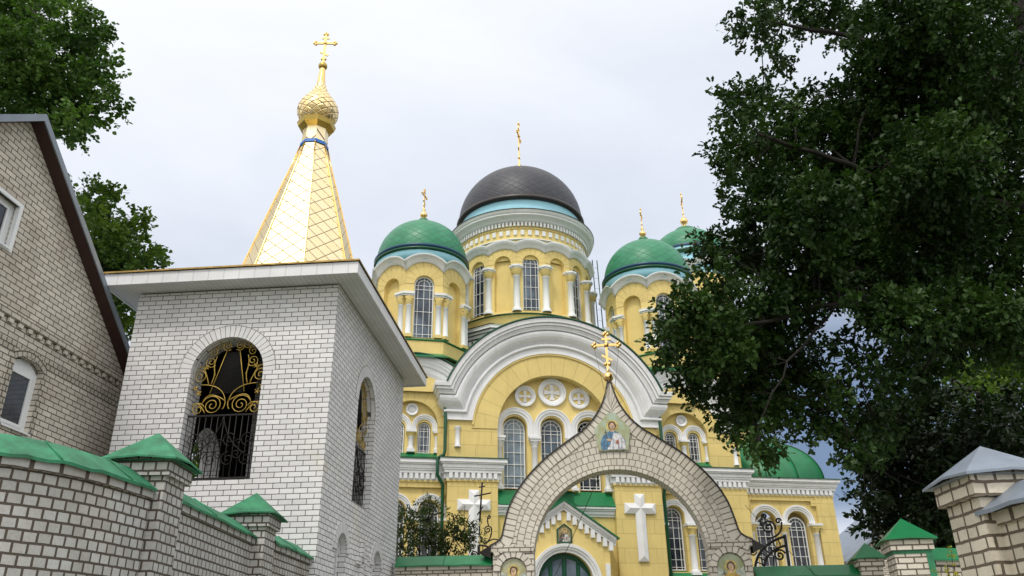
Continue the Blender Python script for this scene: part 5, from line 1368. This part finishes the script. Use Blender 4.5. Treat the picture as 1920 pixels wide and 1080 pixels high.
# far house beyond the fence
FH = thing('brick_house', 'small distant brick house with a grey sheet roof beyond the right fence', 'house', (19.35, 42, gz(42)), 0, 'brick houses')
mb = MB(); z_ = -gz(42)
mb.prism([(-2.4, 0), (5.6, 0), (5.6, 4.2), (1.6, 7.0), (-2.4, 4.0)], 0, 8); mb.build('house_wall', 'fence_brick', FH)
mb = MB()
for A in ([(-3.3, -.5, 3.5), (1.6, -.5, 7.1), (1.6, 8.5, 7.1), (-3.3, 8.5, 3.5)], [(1.6, -.5, 7.1), (6.4, -.5, 3.6), (6.4, 8.5, 3.6), (1.6, 8.5, 7.1)]):
    B = [(x, y, z + .14) for x, y, z in A]; mb.poly(A); mb.poly(B)
    for i in range(4): mb.poly([A[i], A[(i + 1) % 4], B[(i + 1) % 4], B[i]])
mb.build('roof', 'grey_metal', FH)

# ------------------------------------------------------------------ TREES
Mt['oak_leaf'] = leafmat('oak_leaves', (0.009, 0.026, 0.005), (0.042, 0.088, 0.018), .18)  # paler second tone stands in for sunlit sprays, scattered by noise
Mt['lime_leaf'] = leafmat('lime_tree_leaves', (0.07, 0.13, 0.02), (0.14, 0.22, 0.04), .35)
Mt['poplar_leaf'] = leafmat('poplar_leaves', (0.030, 0.075, 0.014), (0.095, 0.175, 0.035), .28)
Mt['maple_leaf'] = leafmat('maple_leaves', (0.035, 0.085, 0.015), (0.11, 0.17, 0.03), .30)
Mt['shade_leaf'] = leafmat('shaded_leaves', (0.008, 0.020, 0.006), (0.022, 0.045, 0.012), .15)  # shade under the oak painted into the leaf colour
Mt['weed_flower'] = leafmat('yellow_weed_flowers', (0.20, 0.22, 0.03), (0.55, 0.45, 0.05), .3)
Mt['bush_leaf'] = leafmat('bush_leaves', (0.025, 0.05, 0.014), (0.09, 0.12, 0.035), .25)
def leaf_mesh(name, clusters, leaf, wid, mat, parent, seed, droop=.25, lobes=False):
    """clusters: (centre, radii(3), count). Leaves gather on twigs: each clump is a short spray of leaf blades"""
    rng = np.random.default_rng(seed)
    C, A = [], []
    for c, rad, cnt in clusters:
        nspray = max(3, cnt // 18)
        d = rng.normal(size=(nspray, 3)); d /= np.linalg.norm(d, axis=1)[:, None]
        rr = rng.random(nspray) ** .45 * rng.uniform(.85, 1.22, nspray)
        sc_ = np.array(c)[None] + d * rr[:, None] * np.array(rad)[None]
        sd = d + rng.normal(size=(nspray, 3)) * .5; sd[:, 2] -= droop; sd /= np.linalg.norm(sd, axis=1)[:, None]
        ln = leaf * rng.uniform(1.8, 4.2, nspray)
        idx = np.repeat(np.arange(nspray), 18)
        tt = rng.random(len(idx))
        p = sc_[idx] + sd[idx] * (tt * ln[idx])[:, None] + rng.normal(size=(len(idx), 3)) * leaf * .48
        a = sd[idx] + rng.normal(size=(len(idx), 3)) * .75
        C.append(p); A.append(a)
    C = np.concatenate(C); A = np.concatenate(A); A /= np.linalg.norm(A, axis=1)[:, None]
    n = len(C)
    upv = np.tile(np.array([0, 0, 1.0]), (n, 1)) + rng.normal(size=(n, 3)) * .6
    S = np.cross(A, upv); S /= (np.linalg.norm(S, axis=1)[:, None] + 1e-9); Nn = np.cross(S, A)
    L = leaf * rng.uniform(.5, 1.45, n); W = wid * rng.uniform(.6, 1.3, n)
    if lobes:
        prof = [(0, 0), (.3, .42), (.45, .30), (.68, .55), (.82, .34), (1.0, .12), (.82, -.34), (.68, -.55), (.45, -.30), (.3, -.42)]
    else:
        prof = [(0, 0), (.35, .5), (.75, .36), (1.0, 0), (.75, -.36), (.35, -.5)]
    k = len(prof)
    V = np.empty((n, k, 3))
    for j, (u, v) in enumerate(prof):
        V[:, j] = C + A * (L * (u - .2))[:, None] + S * (W * v)[:, None] + Nn * (abs(v) * W * .25 - (u ** 2) * L * .15)[:, None]
    me = bpy.data.meshes.new(name)
    me.vertices.add(n * k); me.vertices.foreach_set('co', V.astype(np.float32).ravel())
    me.loops.add(n * k); me.loops.foreach_set('vertex_index', np.arange(n * k, dtype=np.int32))
    me.polygons.add(n); me.polygons.foreach_set('loop_start', np.arange(0, n * k, k, dtype=np.int32)); me.polygons.foreach_set('loop_total', np.full(n, k, dtype=np.int32))
    me.materials.append(Mt[mat]); me.update(calc_edges=True); me.validate()
    o_ = bpy.data.objects.new(name, me); COL.objects.link(o_); o_.parent = parent
    return o_
def tree(name, label, base, trunk, limbs, blobs, leaf, wid, mat, seed, dens=1.0, r0=.3, lobes=False, cat='tree', group=None, twig=.03):
    """trunk/limbs: world-space point lists with end radii; blobs: (centre, radii, count)"""
    T_ = thing(name, label, cat, base, 0, 'trees round the church' if cat == 'tree' else group)
    B = Vector(base); rng = random.Random(seed)
    m_ = MB()
    allp = []
    def wig(pts, k=4, amp=.12):
        out_ = []
        for i in range(len(pts) - 1):
            p, q = Vector(pts[i]), Vector(pts[i + 1])
            for j in range(k): out_.append(p + (q - p) * (j / k) + Vector((rng.uniform(-1, 1), rng.uniform(-1, 1), rng.uniform(-1, 1))) * (amp * (q - p).length / k if (i or j) else 0))
        out_.append(Vector(pts[-1])); return out_
    for pts, ra, rb in [(trunk, r0, r0 * .55)] + limbs:
        w_ = wig(pts); n = len(w_)
        m_.tube([p - B for p in w_], ra, 8, taper=[ra + (rb - ra) * i / (n - 1) for i in range(n)])
        allp += [(p, ra + (rb - ra) * i / (n - 1)) for i, p in enumerate(w_)]
    for c, rad, cnt in blobs:
        c = Vector(c)
        p, pr = min(allp, key=lambda q: (q[0] - c).length + (0 if q[0].z < c.z + 1 else 1.0))
        mid = (p + c) / 2 + Vector((rng.uniform(-.3, .3), rng.uniform(-.3, .3), rng.uniform(.0, .5)))
        w_ = wig([p, mid, c], 3, .15); n = len(w_); ra = min(pr * .6, twig * 2)
        m_.tube([q - B for q in w_], ra, 5, taper=[max(.008, ra + (twig * .3 - ra) * i / (n - 1)) for i in range(n)])
        for _ in range(4):
            e_ = c + Vector([rng.gauss(0, 1) * r_ * .6 for r_ in rad])
            m_.tube([q - B for q in wig([c, (c + e_) / 2 + Vector((0, 0, .1)), e_], 2, .2)], .012, 4)
    m_.build('trunk', 'bark', T_)
    leaf_mesh('crown', [(tuple(Vector(c) - B), rad, int(cnt * dens)) for c, rad, cnt in blobs], leaf, wid, mat, T_, seed, lobes=lobes)
    return T_
def px_blobs(lst, seed, ymin, ymax, per_px, zsq=.85):
    """(u, v, radius px[, Y]) of crown lumps -> real 3-D lumps as deep as they are wide"""
    rng = random.Random(seed); out_ = []
    for b in lst:
        Y = b[3] if len(b) > 3 else rng.uniform(ymin, ymax)
        c = at(b[0], b[1], Y); r = b[2] * (c - Vector((0, 0, 1.6))).length / 1525 * .86
        out_.append((c, (r, r * 1.2, r * zsq), int(b[2] * b[2] * per_px)))
    return out_
oakb = [(1650, 250, 80, 18.5), (1760, 300, 90, 18.8), (1700, 430, 80, 18.5), (1830, 430, 90, 18.8), (1580, 420, 60, 18.0), (1480, 400, 44, 17.5), (1850, 150, 80, 18.6), (1740, 130, 60, 18.5), (1600, 520, 46, 18.0), (1400, 640, 44, 17.5), (1360, 620, 30, 17.2), (1880, 260, 80, 18.8), (1560, 320, 50, 18.2), (1410, 730, 34, 17.2), (1600, 685, 20, 15.6), (1585, 645, 17, 15.6), (1640, 705, 20, 15.8), (1570, 720, 18, 15.2), (1850, 595, 50, 14.9), (1770, 575, 40, 14.9), (1900, 620, 50, 15.0), (1690, 585, 30, 14.9), (1620, 560, 26, 14.9), (1415, 35, 34), (1465, 30, 46), (1530, 5, 42), (1455, 110, 24), (1605, 32, 56), (1690, 45, 85), (1780, 60, 95), (1880, 60, 100), (1640, 130, 40),
        (1375, 195, 34), (1425, 185, 46), (1490, 205, 44), (1580, 200, 50), (1640, 190, 78), (1740, 190, 90), (1850, 200, 95),
        (1365, 300, 30), (1400, 275, 46), (1450, 290, 62), (1530, 290, 78), (1630, 300, 90), (1740, 320, 95), (1860, 340, 95),
        (1400, 365, 42), (1455, 390, 62), (1530, 400, 76), (1630, 410, 90), (1740, 440, 95), (1860, 470, 95),
        (1325, 465, 30), (1375, 475, 44), (1430, 480, 54), (1510, 490, 66), (1600, 500, 70), (1690, 520, 80), (1790, 560, 85), (1890, 590, 85),
        (1345, 520, 26), (1310, 570, 36), (1270, 595, 34), (1350, 585, 46), (1245, 645, 26), (1290, 650, 44), (1350, 650, 54), (1410, 625, 50), (1470, 580, 48), (1430, 560, 40), (1530, 555, 36),
        (1300, 705, 30), (1345, 720, 42), (1400, 715, 50), (1455, 690, 50), (1505, 650, 44), (1370, 775, 34), (1415, 790, 40), (1425, 835, 24), (1460, 760, 36), (1500, 720, 34),
        (1540, 720, 28), (1555, 775, 36), (1590, 820, 38), (1620, 845, 26), (1615, 760, 26), (1520, 790, 22), (1665, 585, 26), 
        (1700, 620, 56), (1740, 700, 40), (1700, 690, 34), (1660, 720, 22), (1790, 640, 42), (1650, 790, 24)]
blobs = px_blobs(oakb, 3, 14.5, 18.5, .55)
ob = at(2050, 1050, 17.0); ob = (ob.x + .8, 17.0, gz(17))
oz = lambda u, v, Y: tuple(at(u, v, Y))
tree('oak_tree', 'huge dark oak filling the upper right, its branches hanging over the church', ob, [ob, oz(2060, 820, 17), oz(2040, 600, 17), oz(2010, 380, 16.8), oz(1950, 150, 16.8), oz(1880, -60, 16.8)],
     [([oz(2040, 610, 17), oz(1900, 590, 16.8), oz(1800, 580, 16.5), oz(1680, 572, 16), oz(1570, 568, 16), oz(1440, 600, 15.5), oz(1300, 640, 15.5)], .13, .02),
      ([oz(2010, 400, 16.8), oz(1850, 380, 16.6), oz(1720, 350, 16.5), oz(1560, 300, 16), oz(1420, 250, 15.5)], .15, .03),
      ([oz(1970, 220, 16.8), oz(1840, 130, 16.6), oz(1700, 100, 16.5), oz(1550, 60, 16), oz(1440, 40, 16)], .13, .03),
      ([oz(1680, 572, 16), oz(1600, 620, 16), oz(1610, 700, 16), oz(1640, 790, 16)], .035, .012),
      ([oz(1610, 700, 16), oz(1570, 740, 16), oz(1590, 820, 16)], .028, .01),
      ([oz(1570, 568, 16), oz(1480, 680, 15.5), oz(1420, 800, 15.5)], .035, .012),
      ([oz(1800, 585, 16.5), oz(1760, 640, 16.5), oz(1730, 700, 16.5)], .07, .02)],
     blobs, .13, .085, 'oak_leaf', 11, 1.0, .45, True)
# tree behind it on the right, the oak's shade put into its leaves
db = [(1650, 815, 30), (1690, 760, 40), (1740, 740, 44), (1660, 770, 24), (1700, 850, 60), (1760, 800, 70), (1840, 830, 85), (1910, 800, 80), (1660, 900, 45), (1640, 860, 30), (1720, 930, 60), (1800, 930, 80), (1890, 940, 80), (1625, 930, 24), (1640, 975, 22), (1690, 980, 40), (1760, 1020, 60), (1850, 1030, 80), (1680, 800, 40), (1920, 1040, 80)]
b2 = at(1800, 1100, 26.5)
tree('lime_tree', 'leafy tree with shade-darkened leaves standing behind the pillars at the lower right', (b2.x + 2, 26.5, gz(26)), [(b2.x + 2, 26.5, gz(26)), oz(1850, 980, 26.5), oz(1850, 820, 26.3), oz(1840, 740, 26)],
     [([oz(1850, 980, 26.5), oz(1720, 900, 24.5), oz(1650, 880, 24)], .08, .03), ([oz(1850, 850, 26.3), oz(1880, 800, 25.5)], .1, .04)], px_blobs(db, 5, 22, 26, .62), .15, .11, 'shade_leaf', 12, 1.0, .32)
lb = [(1840, 700, 50), (1890, 720, 55), (1850, 745, 40), (1900, 660, 40), (1800, 720, 30), (1910, 610, 30), (1770, 640, 26)]
b3 = at(1900, 1100, 29); b3 = (b3.x, 29, gz(29))
tree('maple_tree', 'bright yellow-green tree glimpsed through the oak at the right edge', b3, [b3, oz(1890, 900, 29), oz(1880, 750, 29)], [([oz(1885, 800, 29), oz(1830, 720, 29)], .1, .03)], px_blobs(lb, 6, 27, 31, .6), .17, .13, 'lime_leaf', 13, 1.0, .25)
# poplar behind the brick house, top left
pb = [(20, 30, 70), (90, 30, 62), (150, 50, 44), (185, 75, 24), (40, 110, 72), (110, 120, 60), (170, 130, 40), (205, 130, 24), (60, 180, 60), (120, 200, 48), (175, 200, 34), (208, 200, 20), (120, 240, 30), (150, 262, 12), (190, 165, 18), (10, 190, 60), (140, 225, 26), (-40, 100, 80), (-40, 0, 80), (60, -60, 80)]
b4 = at(40, 1100, 27); b4 = (b4.x, 27, gz(27))
tree('poplar_tree', 'green poplar behind the brick house gable, top left corner', b4, [b4, oz(40, 600, 27), oz(50, 200, 27), oz(60, 20, 27)], [([oz(48, 260, 27), oz(120, 200, 26.5), oz(200, 190, 26.5)], .09, .02), ([oz(50, 180, 27), oz(130, 110, 27), oz(200, 100, 27)], .09, .02), ([oz(50, 150, 27), oz(-30, 60, 27)], .1, .03)],
     px_blobs(pb, 8, 25, 29, .62), .16, .15, 'poplar_leaf', 14, 1.0, .34)
# second tree between house and tower
sb = [(158, 352, 17), (190, 368, 24), (165, 395, 20), (205, 400, 18), (195, 440, 44), (250, 415, 22), (245, 455, 34), (270, 490, 26), (195, 500, 46), (235, 520, 40), (215, 570, 40), (180, 460, 30), (225, 620, 34), (290, 480, 14), (170, 560, 40)]
b5 = at(200, 1100, 33); b5 = (b5.x, 33, gz(33))
tree('maple_tree', 'rounded green tree between the brick house roof and the white tower', b5, [b5, oz(200, 700, 33), oz(200, 520, 33), oz(180, 380, 33)], [([oz(200, 560, 33), oz(250, 470, 33)], .09, .02), ([oz(195, 480, 33), oz(165, 360, 33)], .07, .02)], px_blobs(sb, 9, 31, 35, .75), .20, .17, 'maple_leaf', 15, 1.0, .3)
# tree seen through the belfry arches
tb_ = [(395, 770, 36), (420, 820, 36), (385, 850, 40), (400, 900, 40), (430, 760, 24)]
b6 = at(400, 1150, 27); b6 = (b6.x, 27, gz(27))
tree('birch_tree', 'leafy tree glimpsed through the openings of the white bell tower', b6, [b6, oz(402, 950, 27), oz(405, 800, 27)], [([oz(402, 900, 27), oz(390, 840, 27)], .06, .02)], px_blobs(tb_, 10, 26, 29, .7), .16, .13, 'maple_leaf', 16, 1.0, .2)
# thin bush behind the fence between tower and gate
bb = [(765, 1000, 26), (800, 985, 30), (835, 1005, 28), (770, 960, 18), (755, 1030, 22), (812, 1030, 30), (850, 975, 16), (868, 1000, 22), (888, 990, 12), (850, 1035, 24), (800, 950, 16), (885, 1025, 14)]
b7 = at(815, 1170, 23); b7 = (b7.x, 23, gz(23))
tree('bush', 'sparse leafy bush behind the green coping left of the gate', b7, [b7, oz(815, 1100, 23), oz(812, 1040, 23)], [([oz(815, 1090, 23), oz(770, 1010, 23), oz(750, 940, 23)], .025, .008), ([oz(815, 1090, 23), oz(850, 1010, 23), oz(892, 975, 23)], .025, .008), ([oz(812, 1060, 23), oz(805, 980, 23), oz(822, 935, 23)], .025, .008)],
     px_blobs(bb, 12, 22.3, 23.7, .75), .10, .045, 'bush_leaf', 17, 1.0, .05, False, 'bush', twig=.012)
# yellow-flowered weeds at the foot of the near right pillar
wd = at(1772, 1110, 8.5)
WP = thing('wild_plant', 'thin yellow-flowered weeds growing left of the near grey-capped pillar', 'plant', (wd.x, 8.5, gz(8.5)))
m_ = MB(); hds = []
for u, v in ((1784, 1034), (1775, 1052), (1763, 1068), (1790, 1062)):
    e_ = at(u, v, 8.5) - Vector(WP.location); m_.tube([(0, 0, 0), (e_.x * .2, .01, e_.z * .6), tuple(e_)], .003, 4); hds.append((e_ - Vector((0, 0, .05)), (.012, .012, .07), 36))
m_.build('stem', 'bark', WP)
for i, h_ in enumerate(hds): leaf_mesh('flower_spike', [(h_[0], (.01, .01, .05), 40)], .022, .016, 'weed_flower', WP, 18 + i)
bpy.context.view_layer.update()
